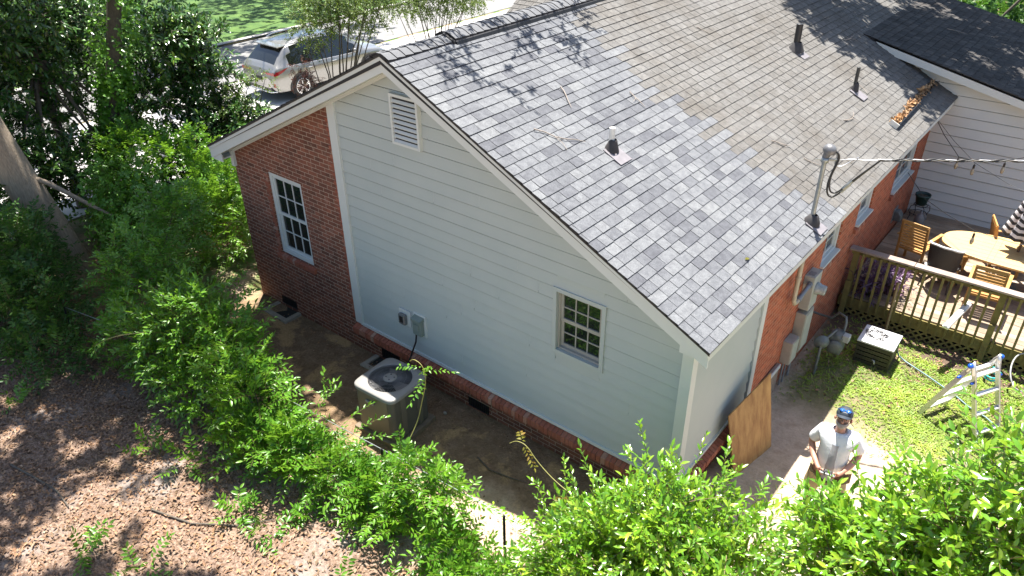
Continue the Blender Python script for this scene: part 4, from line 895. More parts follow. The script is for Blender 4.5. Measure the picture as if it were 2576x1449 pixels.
# plant stand, pot, watering jug, stake, tray
t = thing('plant_stand', 'curved black wire plant stand in the corner by the white siding', 'plant stand', (.30, 9.92, FZ)); b = MB()
for a in range(4):
    c, s = math.cos(a*1.571+.6), math.sin(a*1.571+.6); b.tube([(.30+c*.10, 9.92+s*.10, .74), (.30+c*.19, 9.92+s*.19, .71), (.30+c*.21, 9.92+s*.21, .60), (.30+c*.16, 9.92+s*.16, .52), (.30+c*.19, 9.92+s*.19, FZ)], .008, 6)
for z, r in ((.735, .13), (.55, .16)): b.tube([(.30+r*math.cos(i*.4), 9.92+r*math.sin(i*.4), z) for i in range(17)], .007, 6)
for i in range(5): b.tube([(.18+i*.06, 9.82, .737), (.18+i*.06, 10.02, .737)], .004, 4)
part(b, 'wire_frame', M_black, t)
t = thing('flower_pot', 'dark green plastic flower pot on the wire plant stand', 'flower pot', (.29, 9.93, .74)); b = MB(); b.lathe([(0, 0), (.10, 0), (.135, .19), (.15, .19), (.15, .225), (.138, .225), (.13, .17)], (.29, 9.93, .745), (0, 0, 1), 22); part(b, 'pot_body', mat('green_pot', (.025, .07, .065), (.018, .05, .048), .5, 8), t)
b = MB(); b.lathe([(0, .175), (.07, .185), (.132, .17)], (.29, 9.93, .745), (0, 0, 1), 16); part(b, 'soil', mat('potting_soil', (.05, .055, .045), (.08, .07, .05), .95, 60, bmp=.6), t)
t = thing('watering_jug', 'dull grey plastic jug standing under the plant stand', 'jug', (.42, 9.62, FZ)); b = MB(); b.lathe([(0, 0), (.09, 0), (.10, .03), (.10, .2), (.06, .27), (.028, .30), (.028, .34), (0, .34)], (.40, 9.60, FZ), (0, 0, 1), 16); part(b, 'jug_body', mat('grey_jug', (.22, .22, .22), (.15, .15, .155), .5, 8), t)
b = MB(); b.tube([(.40, 9.60, .69), (.48, 9.58, .71), (.51, 9.58, .62), (.49, 9.58, .55)], .012, 8); part(b, 'jug_handle', mat('grey_jug', (.2, .2, .2)), t)
t = thing('dryer_vent', 'grey louvred vent hood on the brick wall beside the deck', 'vent hood', (0, 9.1, .8)); b = MB(); b.prism([(0, 9.0, .65), (0, 9.0, .85), (.09, 9.0, .84), (.15, 9.0, .76), (.15, 9.0, .65)], (0, .2, 0)); part(b, 'hood', M_gas, t, bevel=.01); b = MB(); b.box((-.0, 8.95, .60), (.012, 9.25, .9)); part(b, 'backplate', M_galv, t)
b = MB(); b.bar((.93, 6.00-.10, 0), (.90, 5.93, .98), .036, .036); o = part(b, 'wooden_stake', mat('pale_stake', (.33, .24, .12), (.25, .18, .085), .7, 5), None); tag(o, 'pale upright wooden stake in front of the deck railing', 'stake')
b = MB(); q = Matrix.Translation((1.875, 5.80, .80)); b.bar((1.80, 5.42, .73), (1.95, 6.12, .88), .10, .045); b.bar((1.80, 5.42, .765), (1.95, 6.12, .915), .07, .02)
o = part(b, 'metal_tray', M_alu_rung, None, bevel=.008); tag(o, 'narrow pale metal trough poking out between the railing balusters', 'trough')
# string lights
t = thing('string_lights', 'black string of hanging light bulbs across the corner of the white siding', 'string lights', (.05, 10.2, 2.45)); b = MB()
pts = [Vector((.02, 10.1, 2.58)), Vector((.35, 9.8, 2.30)), Vector((.754, 9.5, 2.03)), Vector((1.1, 9.5, 2.035)), Vector((1.517, 9.5, 2.13)), Vector((1.9, 9.5, 2.33)), Vector((2.6, 9.5, 2.8))]
b.tube(pts, .0065, 6); b.tube([Vector((.02, 10.1, 2.56)), Vector((.55, 9.75, 2.24)), Vector((1.05, 9.5, 1.98)), Vector((1.7, 9.2, 1.83)), Vector((2.6, 8.9, 1.70))], .004, 6); part(b, 'wire', M_cable, t)
t2 = thing('string_lights', 'single pear shaped bulb hanging on a black wire over the oval table', 'string lights', (.05, 9.0, 1.7)); b = MB()
b.tube([Vector((.02, 9.2, 1.62)), Vector((.55, 8.5, 1.46)), Vector((1.05, 7.9, 1.52)), Vector((1.606, 7.25, 1.63)), Vector((2.2, 7.1, 1.66)), Vector((3.2, 6.9, 1.80))], .0055, 6); part(b, 'wire', M_cable, t2)
M_bulb = mat('clear_bulb', (.42, .37, .27), (.34, .29, .2), .08, 10, spec=.8)
for tt, p in ((t, pts[2]), (t, pts[4]), (t, Vector((1.05, 9.5, 1.98))), (t2, Vector((1.606, 7.25, 1.62)))):
    b = MB(); b.tube([p, p-Vector((0, 0, .05))], .005, 6); b.tube([p-Vector((0, 0, .04)), p-Vector((0, 0, .11))], .019, 10); sk = part(b, 'bulb_socket', M_black, tt)
    b = MB(); b.lathe([(.014, 0), (.03, -.05), (.034, -.08), (.024, -.13), (0, -.145)], p-Vector((0, 0, .105)), (0, 0, 1), 14); part(b, 'bulb', M_bulb, sk)

# ================================================================ wire fence
t = thing('wire_fence', 'thin wire fence on dark steel posts overgrown with creeper beside the house', 'fence', (-2, -2, 0)); b = MB()
FP = [(-9.6, -3.0), (-7.4, -2.55), (-5.2, -2.2), (-3.05, -2.03), (-1.16, -1.90), (.9, -1.85), (2.9, -1.9)]
for x, y in FP:
    b = MB(); b.bar((x, y, -.2), (x, y, .87), .034, .005, (0, 1, 0)); b.bar((x, y-.012, -.2), (x, y-.012, .87), .005, .026, (0, 1, 0))
    for z in np.arange(.1, .85, .08): b.bar((x-.006, y-.022, z), (x+.006, y-.022, z), .012, .012)
    part(b, 'fence_post', M_black, t)
b = MB()
for z, r in ((.85, .0055), (.70, .0022), (.55, .0022), (.40, .0022), (.25, .0022), (.1, .0022)):
    b.tube([Vector((x, y+.01, z+.01*math.sin(x*3))) for x, y in FP], r, 5)
for (x0, y0), (x1, y1) in zip(FP[:-1], FP[1:]):
    n = int(abs(x1-x0)/.075)
    for i in range(n): u = i/n; b.tube([(x0+(x1-x0)*u, y0+(y1-y0)*u+.01, .0), (x0+(x1-x0)*u, y0+(y1-y0)*u+.01, .85)], .0014, 3, 0, False)
part(b, 'wire_mesh', M_galv, t)
# ================================================================ parked car (built along +Y, then moved)
car = thing('parked_car', 'silver crossover car with red tail lights parked on the driveway behind the shrubs', 'car')
M_car = mat('silver_paint', (.29, .285, .27), (.275, .27, .255), .22, 2, metal=.55, coat=.7)
M_cglass = glassy('car_glass', (.010, .012, .012), .03); M_red = mat('tail_light_red', (.36, .008, .012), (.22, .004, .008), .12, 12, spec=.8)
M_tyre = mat('tyre', (.022, .022, .022), (.03, .03, .03), .8, 20); M_chrome = mat('chrome', (.75, .75, .75), (.62, .62, .62), .12, 5, metal=.9)
ST = np.array([(-2.40, .45, .70, .78, .74, .70, .60), (-2.34, .33, .92, .98, .86, .82, .74), (-2.24, .28, 1.06, 1.11, .92, .865, .76), (-2.02, .26, 1.08, 1.33, .94, .87, .70), (-1.75, .25, 1.07, 1.58, .945, .875, .65),
 (-1.55, .25, 1.06, 1.655, .945, .88, .63), (-1.15, .25, 1.04, 1.70, .945, .88, .635), (-.35, .25, 1.01, 1.72, .94, .88, .64), (.35, .25, .99, 1.69, .94, .88, .63), (.70, .25, .98, 1.56, .94, .88, .66),
 (1.20, .25, .98, 1.18, .94, .88, .72), (1.40, .25, .97, 1.05, .945, .88, .74), (2.0, .27, .90, .96, .93, .85, .66), (2.28, .32, .78, .84, .88, .80, .6), (2.40, .45, .62, .68, .76, .7, .5)])
yf = np.unique(np.concatenate([np.linspace(a, c, 5) for a, c in zip(ST[:-1, 0], ST[1:, 0])])); SF = np.stack([np.interp(yf, ST[:, 0], ST[:, k]) for k in range(7)], 1)
for _ in range(2): SF[1:-1, 1:] = .25*SF[:-2, 1:]+.5*SF[1:-1, 1:]+.25*SF[2:, 1:]
def sect(r):
    y, zb, zl, zt, wm, wl, wt = r; zm = min(.62, zl-.1); zh = min(.84, zl-.04)
    return [(0, zb), (.82*wm, zb), (.96*wm, zb+.06), (wm, zm), (.992*wm, zh), (.965*wm, zl-.03), (wl, zl), (wl*.4+wt*.6+.012, zl*.35+zt*.65-.025), (wt+.03, zt-.055), (wt-.04, zt-.012), (wt*.5, zt+.012), (0, zt+.02)]
SEC = [sect(r) for r in SF]; ns = len(SEC[0]); body = MB(); sg = MB(); rg = MB(); wsg = MB(); blk = MB()
for sd in (1, -1):
    for i in range(len(yf)-1):
        ym = (yf[i]+yf[i+1])/2
        for j in range(ns-1):
            q = [(sd*SEC[i][j][0], yf[i], SEC[i][j][1]), (sd*SEC[i+1][j][0], yf[i+1], SEC[i+1][j][1]), (sd*SEC[i+1][j+1][0], yf[i+1], SEC[i+1][j+1][1]), (sd*SEC[i][j+1][0], yf[i], SEC[i][j+1][1])]
            tgt = body
            if j in (6, 7) and -1.78+.0*j < ym < .98 and not (j == 7 and (ym < -1.5 or ym > .66)) and not (-1.19 < ym < -1.12): tgt = sg
            if j >= 8 and -2.2 < ym < -1.72 and not (j == 8): tgt = rg
            if j >= 8 and .64 < ym < 1.36: tgt = wsg
            if j <= 1: tgt = blk
            tgt.add(q, [(0, 1, 2, 3)], 0, True)
def weld(o):
    bb = bmesh.new(); bb.from_mesh(o.data); bmesh.ops.remove_doubles(bb, verts=bb.verts, dist=.0005); bmesh.ops.recalc_face_normals(bb, faces=bb.faces); bb.to_mesh(o.data); bb.free(); return o
cb = MB(); e = SEC[0]; cb.add([(x, yf[0], z) for x, z in e]+[(-x, yf[0], z) for x, z in e[1:-1]][::-1], [tuple(range(2*ns-2))]); e = SEC[-1]; cb.add([(x, yf[-1], z) for x, z in e]+[(-x, yf[-1], z) for x, z in e[1:-1]][::-1], [tuple(range(2*ns-2))])
for f, mi in zip(cb.f, cb.mi): pass
body.add(cb.v, cb.f)
cbody = weld(part(body, 'body', M_car, car)); weld(part(sg, 'side_window', M_cglass, car)); weld(part(rg, 'rear_window', M_cglass, car)); weld(part(wsg, 'windshield', M_cglass, car)); weld(part(blk, 'underbody', M_black, car))
def wat(y, z):
    i = int(np.clip(np.searchsorted(yf, y)-1, 0, len(yf)-2)); u = (y-yf[i])/(yf[i+1]-yf[i])
    def h(k): s = SEC[k]; return np.interp(z, [p[1] for p in s[1:9]], [p[0] for p in s[1:9]])
    return h(i)*(1-u)+h(i+1)*u
def patch(b, sd, ys, zlo, zhi, off, n=5):
    rows = [[(sd*(wat(y, zz)+off), y, zz) for zz in np.linspace(a, c, n)] for y, a, c in zip(ys, zlo, zhi)]
    b.add([p for r in rows for p in r], [(i*n+j, (i+1)*n+j, (i+1)*n+j+1, i*n+j+1) for i in range(len(rows)-1) for j in range(n-1)], 0, True)
for sd in (1, -1):
    b = MB(); ys = np.linspace(-2.335, -1.86, 9); patch(b, sd, ys, np.interp(ys, [-2.34, -2.1, -1.86], [.84, .92, 1.03]), np.interp(ys, [-2.34, -1.86], [.955, 1.045]), .012)
    b.add([(sd*.86, -2.352, .86), (sd*.86, -2.352, .955), (sd*.36, -2.395, .93), (sd*.36, -2.395, .88)], [(0, 1, 2, 3)]); part(b, 'tail_light', M_red, car)
    b = MB(); b.add([(sd*.80, -2.375, .50), (sd*.86, -2.33, .50), (sd*.86, -2.335, .62), (sd*.80, -2.375, .64)], [(0, 1, 2, 3)]); part(b, 'reflector', M_red, car)
    b = MB(); b.tube([(sd*.60, -1.45, 1.70), (sd*.625, -1.2, 1.755), (sd*.64, -.3, 1.775), (sd*.62, .3, 1.74), (sd*.60, .5, 1.67)], .016, 6); part(b, 'roof_rail', M_chrome, car)
    b = MB(); ys = np.linspace(-1.80, .95, 22); b.tube([Vector((sd*(wat(y, float(np.interp(y, ST[:, 0], ST[:, 2])))+.004), y, float(np.interp(y, ST[:, 0], ST[:, 2]))-.005)) for y in ys], .012, 6); part(b, 'window_trim', M_chrome, car)
    for yw in (-.05, -1.0): b = MB(); b.tube([(sd*(wat(yw, .9)+.012), yw-.09, .90), (sd*(wat(yw, .9)+.03), yw, .905), (sd*(wat(yw, .9)+.012), yw+.09, .90)], .014, 8); part(b, 'door_handle', M_chrome, car)
    b = MB(); b.lathe([(0, -.10), (.06, -.08), (.085, 0), (.06, .08), (0, .10)], (sd*1.0, .78, 1.06), (1, 0, 0), 12, 0, (1, .8)); part(b, 'door_mirror', M_car, car)
    b = MB(); ys = np.linspace(1.9, 2.3, 5); patch(b, sd, ys, [.74, .73, .72, .70, .67], [.80, .81, .80, .78, .73], .012); part(b, 'headlight', mat('headlight', (.5, .5, .5), (.35, .35, .36), .08, 10), car)
    b = MB(); ys = np.linspace(-1.08, -1.06, 2); patch(b, sd, ys, [.34]*2, [1.02]*2, .003); ys = np.linspace(-.17, -.15, 2); patch(b, sd, ys, [.34]*2, [1.0]*2, .003); part(b, 'door_gap', M_black, car)
    for yc in (-1.42, 1.42):
        xo = .952; b = MB(); P = [(yc+.425*math.cos(a), .39+.425*math.sin(a)) for a in np.linspace(-.45, math.pi+.45, 24)]
        b.add([(sd*(xo), y, z) for y, z in P], [tuple(range(24))]); part(b, 'wheel_arch', M_black, car)
        b = MB(); X = sd*.80; b.lathe([(.23, 0), (.34, -.01), (.37, .03), (.37, .15), (.34, .19), (.245, .185)], (X, yc, .37), (sd, 0, 0), 32); wh_ = part(b, 'wheel', M_tyre, car)
        b = MB(); b.lathe([(.25, .14), (.258, .185), (.24, .187), (.235, .10), (0, .09)], (X, yc, .37), (sd, 0, 0), 28, 0); part(b, 'rim', M_black, wh_)
        b = MB(); b.lathe([(.262, .17), (.262, .191), (.236, .191), (.236, .17)], (X, yc, .37), (sd, 0, 0), 28)
        for k in range(5):
            for da in (-.13, .13): a = k*1.2566+.3; b.bar((X+sd*.178, yc+.04*math.cos(a), .37+.04*math.sin(a)), (X+sd*.186, yc+.245*math.cos(a+da), .37+.245*math.sin(a+da)), .028, .014, (1, 0, 0))
        b.lathe([(0, .193), (.035, .192), (.04, .17)], (X, yc, .37), (sd, 0, 0), 14); part(b, 'spokes', M_chrome, wh_)
b = MB(); b.box((-.72, -2.41, .36), (.72, -2.33, .46)); part(b, 'rear_diffuser', M_black, car, bevel=.02); b = MB(); b.tube([(-.86, -2.30, .36), (-.7, -2.42, .345), (0, -2.44, .34), (.7, -2.42, .345), (.86, -2.30, .36)], .022, 8); part(b, 'bumper_trim', M_chrome, car)
b = MB(); b.box((-.62, -1.92, 1.60), (.62, -1.60, 1.635)); part(b, 'rear_spoiler', M_car, car, bevel=.012)
b = MB(); b.box((-.26, -2.425, .66), (.26, -2.40, .78)); part(b, 'plate_recess', M_dark, car)
car.location = (-18.66, 9.5, .035); car.rotation_euler = (0, 0, rad(-1))

# ================================================================ person with a remote control
PX, PY = 1.46, 1.15; PR = rad(9)
man = thing('person', 'person in a white grey polo shirt, khaki shorts and dark cap holding a remote controller', 'person')
def mesh_skin(name, pts, edges, m_, parent, sub=2, root=0):
    me = bpy.data.meshes.new(name); me.from_pydata([p[:3] for p in pts], edges, []); me.materials.append(m_)
    o = bpy.data.objects.new(name, me); COL.objects.link(o); put(o, parent)
    o.modifiers.new('skin', 'SKIN').use_smooth_shade = True
    if not me.skin_vertices: me.attributes.new
    sv = me.skin_vertices[0].data if me.skin_vertices else None
    if sv is None:
        bpy.context.view_layer.objects.active = o; bpy.ops.mesh.customdata_skin_add(); sv = me.skin_vertices[0].data
    for i, p in enumerate(pts):
        r = p[3]; sv[i].radius = (r, r) if not isinstance(r, tuple) else r; sv[i].use_root = (i == root)
    s = o.modifiers.new('sub', 'SUBSURF'); s.levels = sub; s.render_levels = sub
    return o
M_skin = mat('skin', (.50, .26, .185), (.43, .205, .14), .5, 12); M_skin.node_tree.nodes['Principled BSDF'].inputs['Subsurface Weight'].default_value = .08
M_shirt = mat('polo_white', (.72, .73, .75), (.62, .63, .66), .8, 14, bmp=.9, bscale=9); M_shirt_g = mat('polo_grey', (.34, .335, .35), (.28, .275, .29), .8, 9, bmp=.3, bscale=18)
M_khaki = mat('khaki', (.36, .29, .165), (.28, .22, .12), .85, 8, bmp=.4, bscale=16); M_cap = mat('navy_cap', (.02, .03, .045), (.03, .04, .055), .7, 20)
M_beard = mat('grey_beard', (.42, .37, .34), (.30, .25, .225), .9, 60, bmp=.5, bscale=120)
V = []; E_ = []
HM = Matrix.Translation((0, 0, 1.56)) @ Matrix.Rotation(rad(-27), 4, 'X') @ Matrix.Translation((0, 0, -1.56))   # head tipped back to look up
def tip(o): o.data.transform(HM); return o
def vtx(x, y, z, r): V.append((x, y, z, r)); return len(V)-1
def hv(x, y, z, r): q = HM @ Vector((x, y, z)); return (q.x, q.y, q.z, r)
def chain(a, *ps):
    for p in ps: i = vtx(*p); E_.append((a, i)); a = i
    return a
pel = vtx(0, 0, .96, .145); ch = chain(pel, (0, -.02, 1.15, .155), (0, .0, 1.36, .15), (0, .01, 1.475, .08))
nk = chain(ch, (0, -.005, 1.55, .056)); hd_ = chain(nk, hv(0, -.02, 1.63, .072), hv(0, -.02, 1.72, .084), hv(0, -.005, 1.775, .07))
chest = 2
for s in (-1, 1):
    hip = chain(pel, (s*.11, 0, .88, .105), (s*.135, -.01, .50, .066), (s*.14, .02, .30, .062), (s*.14, .03, .09, .043), (s*.145, -.0, .05, .045), (s*.155, -.13, .035, .038))
    a = chain(chest, (s*.20, .01, 1.44, .066), (s*.285, .04, 1.20, .048)); el = a
    wr = chain(a, (s*.22, -.12, 1.12, .041), (s*.135, -.265, 1.085, .028)); pm = chain(wr, (s*.10, -.315, 1.085, .030))
body_ = mesh_skin('body', V, E_, M_skin, man)
for s in (-1, 1):   # hands: four unequal fingers curled under the controller, a thumb on its top
    for k, (dx, ln_) in enumerate(((-.012, .9), (.004, 1.), (.02, .95), (.034, .78))):
        p = Vector((s*(.098-.0), -.318+dx*.9, 1.075-.004*k)); d = -s
        pts = [p, p+Vector((d*.022*ln_, -.012, -.018)), p+Vector((d*.036*ln_, -.020, -.034)), p+Vector((d*.050*ln_, -.012, -.040))]
        mesh_skin('finger', [(*q, r) for q, r in zip(pts, (.0095, .009, .0085, .007))], [(0, 1), (1, 2), (2, 3)], M_skin, body_, 1)
    p = Vector((s*.092, -.322, 1.105)); pts = [p, p+Vector((-s*.02, -.018, .018)), p+Vector((-s*.042, -.03, .016))]
    mesh_skin('thumb', [(*q, r) for q, r in zip(pts, (.012, .011, .009))], [(0, 1), (1, 2)], M_skin, body_, 1)
V = []; E_ = []
pel = vtx(0, -.015, .93, (.205, .205)); c1_ = chain(pel, (0, -.05, 1.08, .208), (0, -.03, 1.26, .195), (0, .0, 1.41, .165)); c2_ = chain(c1_, (0, .01, 1.50, .085))
for s in (-1, 1): chain(c1_, (s*.19, .01, 1.455, .098), (s*.25, .03, 1.31, .088), (s*.275, .035, 1.235, .083))
sh = mesh_skin('polo_shirt', V, E_, M_shirt, man)
b = MB(); n = 9   # grey front panel, wraps the belly
def shirtfront(z): return np.interp(z, [.93, 1.08, 1.26, 1.41], [-.195, -.235, -.205, -.15])
rows = []
for z in np.linspace(.84, 1.40, 12): rows.append([(.075*(-1+2*j/(n-1)), shirtfront(z)-.012+.045*(abs(-1+2*j/(n-1)))**2, z) for j in range(n)])
loop_mesh(b, rows, 0, True, False); part(b, 'grey_panel', M_shirt_g, sh)
b = MB(); loop_mesh(b, [[(math.sin(a)*.086*k, .0-math.cos(a)*.086*k, z-.02*math.cos(a)) for a in np.linspace(-2.7, 2.7, 20)] for k, z in ((1.22, 1.478), (1.12, 1.515), (.98, 1.525))], 0, True, False); part(b, 'collar', M_shirt_g, sh)
V = []; E_ = []
pel = vtx(0, 0, .93, (.19, .19)); 
for s in (-1, 1): chain(pel, (s*.115, .0, .80, .125), (s*.15, -.005, .62, .118), (s*.16, -.005, .50, .118))
mesh_skin('shorts', V, E_, M_khaki, man)
for s in (-1, 1):
    b = MB(); b.lathe([(0, 0), (.055, 0), (.06, .03), (.055, .075), (.04, .10), (.0, .105)], (s*.148, -.03, .0), (0, 0, 1), 14, 0, (.85, 2.3)); part(b, 'shoe', M_black, man)
    b = MB(); b.lathe([(.05, .09), (.052, .14), (.047, .15)], (s*.14, .025, 0), (0, 0, 1), 12); part(b, 'sock', M_rubber, man)
    b = MB(); b.lathe([(0, -.012), (.022, -.008), (.03, .0), (.02, .01), (0, .012)], (s*.092, .0, 1.675), (1, .3, 0), 10, 0, (1, 1.4)); tip(part(b, 'ear', M_skin, body_))
# face
b = MB(); b.lathe([(.0, -.018), (.012, -.012), (.017, .0), (.012, .03), (.004, .045)], (0, -.115, 1.655), (0, .25, 1), 10); tip(part(b, 'nose', M_skin, body_))
for s in (-1, 1): b = MB(); b.lathe([(0, -.008), (.009, 0), (0, .008)], (s*.034, -.098, 1.695), (0, 1, 0), 10); tip(part(b, 'eye', M_dark, body_))
b = MB(); b.box((-.024, -.108, 1.618), (.024, -.099, 1.626)); tip(part(b, 'mouth', mat('lips', (.28, .1, .08)), body_, bevel=.003))
b = MB(); loop_mesh(b, [[(math.sin(a)*.079*k, -.022-math.cos(a)*.088*k*1.02, z+.028*abs(a)**1.5) for a in np.linspace(-1.5, 1.5, 15)] for k, z in ((.70, 1.560), (.98, 1.578), (1.06, 1.60), (1.03, 1.628))], 0, True, False); tip(part(b, 'beard', M_beard, body_))
b = MB(); b.lathe([(.098, 0), (.104, .03), (.098, .07), (.07, .105), (.03, .122), (0, .125)], (0, -.005, 1.715), (0, -.12, 1), 22, 0, (.95, 1.08)); cp = tip(part(b, 'cap', M_cap, man))
b = MB(); loop_mesh(b, [[(math.sin(a)*.095*k, -.02-math.cos(a)*(.10+.075*(k2)), z-.012*abs(math.sin(a))) for a in np.linspace(-1.25, 1.25, 14)] for k, k2, z in ((1., 0, 1.742), (1.0, .6, 1.738), (.92, 1., 1.722))], 0, True, False); tip(part(b, 'cap_brim', M_cap, cp))
b = MB()
for s in (-1, 1): b.lathe([(0, .006), (.026, .004), (.030, 0), (.026, -.004)], (s*.034, -.098, 1.800), (0, -.8, .6), 14, 0, (1.05, .8))
b.tube([(-.012, -.1, 1.802), (.012, -.1, 1.802)], .004, 6); b.tube([(-.062, -.092, 1.8), (-.098, .02, 1.785)], .0035, 5); b.tube([(.062, -.092, 1.8), (.098, .02, 1.785)], .0035, 5)
tip(part(b, 'sunglasses', mat('blue_mirror_lens', (.02, .12, .42), (.015, .08, .3), .06, 20, spec=.9), cp))
b = MB(); b.box((-.03, -.113, 1.762), (.03, -.10, 1.785)); tip(part(b, 'cap_emblem', mat('cap_emblem_grey', (.3, .32, .34), (.2, .22, .25), .6, 60), cp, bevel=.005))
man.scale = (.95, .95, .95); man.location = (PX, PY, 0); man.rotation_euler = (0, 0, PR)
rc = thing('remote_controller', 'grey handheld remote controller with two black sticks held by the person', 'controller')
b = MB(); b.box((-.088, -.372, 1.075), (.088, -.292, 1.10)); part(b, 'controller_body', mat('controller_grey', (.34, .35, .36), (.28, .29, .3), .4, 20), rc, bevel=.012)
for s in (-1, 1):
    b = MB(); b.lathe([(.008, 0), (.006, .03), (.011, .05), (.009, .056), (0, .057)], (s*.045, -.345, 1.098), (0, -.3, 1), 10); part(b, 'control_stick', M_black, rc)
    b = MB(); b.box((s*.03-.006, -.39, 1.08), (s*.03+.006, -.37, 1.15)); part(b, 'antenna', M_black, rc, bevel=.004)
b = MB(); b.box((-.035, -.350, 1.1), (.035, -.310, 1.106)); part(b, 'phone_screen', M_dark, rc)
rc.scale = man.scale; rc.location = man.location; rc.rotation_euler = man.rotation_euler
# ================================================================ foliage
def nrm(a): return a/np.maximum(np.linalg.norm(a, axis=-1, keepdims=True), 1e-9)
def leaf_geo(P, T, Nn, L, Wd, fold=.18, droop=.12):
    """eight-point leaf with a folded midrib; P,T,Nn (n,3); L,Wd (n,)"""
    S = nrm(np.cross(T, Nn)); Nn = np.cross(S, T); L = L[:, None]; Wd = Wd[:, None]
    m1 = P+T*L*.36; m2 = P+T*L*.70-Nn*L*droop*.4; tp = P+T*L-Nn*L*droop
    V = np.stack([P, m1, m2, tp, m1+S*Wd*.5+Nn*Wd*fold, m1-S*Wd*.5+Nn*Wd*fold, m2+S*Wd*.38+Nn*Wd*fold*.7, m2-S*Wd*.38+Nn*Wd*fold*.7], 1).reshape(-1, 3)
    o = (np.arange(len(P))*8)[:, None]
    return V, [np.concatenate([o+np.array([[0, 1, 4]]), o+np.array([[0, 5, 1]]), o+np.array([[2, 3, 6]]), o+np.array([[2, 7, 3]])]), np.concatenate([o+np.array([[1, 2, 6, 4]]), o+np.array([[1, 5, 7, 2]])])]
SPEC = dict(privet=dict(sl=(.28, .60), nl=13, L=(.070, .125), W=.36, a=.75, b=.75, plan=False, droop=.10),
            pinnate=dict(sl=(.26, .48), nl=13, L=(.075, .115), W=.38, a=.35, b=.95, plan=True, droop=.12),
            mag=dict(sl=(.20, .40), nl=11, L=(.13, .20), W=.36, a=.6, b=.85, plan=False, droop=.14),
            crape=dict(sl=(.2, .42), nl=15, L=(.040, .07), W=.62, a=.3, b=.9, plan=False, droop=.05),
            ivy=dict(sl=(.10, .25), nl=6, L=(.055, .09), W=.95, a=.2, b=1., plan=False, droop=.15),
            maple=dict(sl=(.15, .30), nl=12, L=(.05, .08), W=.30, a=.5, b=.9, plan=True, droop=.3),
            shoot=dict(sl=(.5, 1.0), nl=22, L=(.05, .105), W=.36, a=.75, b=.75, plan=False, droop=.10),
            strap=dict(sl=(.12, .28), nl=9, L=(.09, .15), W=.20, a=.5, b=.9, plan=False, droop=.35),
            canopy=dict(sl=(.3, .6), nl=12, L=(.15, .24), W=.5, a=.5, b=.9, plan=True, droop=.1))
def sprig_points(lobes, n, rng, rmin=.45, rough=.28, upb=.25):
    wts = np.array([(l[3]*l[4]*l[5])**.67 for l in lobes]); idx = rng.choice(len(lobes), n, p=wts/wts.sum()); Lb = np.array(lobes, float)[idx]
    u = nrm(rng.normal(size=(n, 3))+np.array([0, 0, upb])); ph = Lb[:, :3]*3.1
    bump_ = 1+rough*(np.sin(u[:, 0]*5+ph[:, 0])*np.sin(u[:, 1]*5+ph[:, 1])+np.sin(u[:, 2]*6+ph[:, 2])*.6)*.8
    r = (rmin+(1-rmin)*rng.random(n)**.6)*bump_
    P = Lb[:, :3]+u*Lb[:, 3:6]*r[:, None]; out = nrm(u/Lb[:, 3:6])
    return P, out, Lb[:, :3]
def sprigs(P, D, spec, rng, droop_s=.25):
    s = SPEC[spec]; n = len(P); ln = rng.uniform(*s['sl'], n); A = nrm(np.cross(D, np.array([0, 0, 1.])+rng.normal(size=(n, 3))*.15)); C = np.cross(A, D)
    LP, LT, LN, LL = [], [], [], []; path = []
    for k in range(5):
        u = k/4; path.append(P+D*(ln*u)[:, None]-np.array([0, 0, 1.])*(ln*droop_s*u*u)[:, None])
    nl = s['nl']; ph0 = rng.random(n)*6.28
    for k in range(nl):
        u = .12+.88*(k+.5)/nl; p = P+D*(ln*u)[:, None]-np.array([0, 0, 1.])*(ln*droop_s*u*u)[:, None]
        if s['plan']: ang = np.where(k % 2 == 0, 0., math.pi)+rng.normal(size=n)*.2
        else: ang = ph0+k*2.4
        side = A*np.cos(ang)[:, None]+C*np.sin(ang)[:, None]; last = k == nl-1
        T = nrm(D*(s['a']+(1.2 if last else 0))+side*(s['b']*(1-.35*u))+rng.normal(size=(n, 3))*.14-np.array([0, 0, s['droop']]))
        Nn = nrm((C if s['plan'] else nrm(D*.5+np.array([0, 0, .8])))+rng.normal(size=(n, 3))*.22)
        LP.append(p); LT.append(T); LN.append(Nn); LL.append(rng.uniform(*s['L'], n)*(1.-.25*abs(u-.55)))
    LP, LT, LN, LL = (np.concatenate(q) for q in (LP, LT, LN, LL)); keep = rng.random(len(LP)) > .06
    return LP[keep], LT[keep], LN[keep], LL[keep], np.stack(path, 1), s
def ribbons(paths, r):
    """thin three-sided stems along (n,k,3) paths"""
    n, k, _ = paths.shape; d = nrm(paths[:, -1]-paths[:, 0]); a = nrm(np.cross(d, np.array([.3, .2, .9]))); b = np.cross(d, a); V = []
    for i in range(k):
        rr = r*(1-.6*i/(k-1))
        for t in (0, 2.09, 4.19): V.append(paths[:, i]+(a*math.cos(t)+b*math.sin(t))*rr)
    V = np.stack(V, 1).reshape(-1, 3); o = (np.arange(n)*3*k)[:, None, None]
    f = np.array([[i*3+j, i*3+(j+1) % 3, (i+1)*3+(j+1) % 3, (i+1)*3+j] for i in range(k-1) for j in range(3)])[None]
    return V, (o+f).reshape(-1, 4)
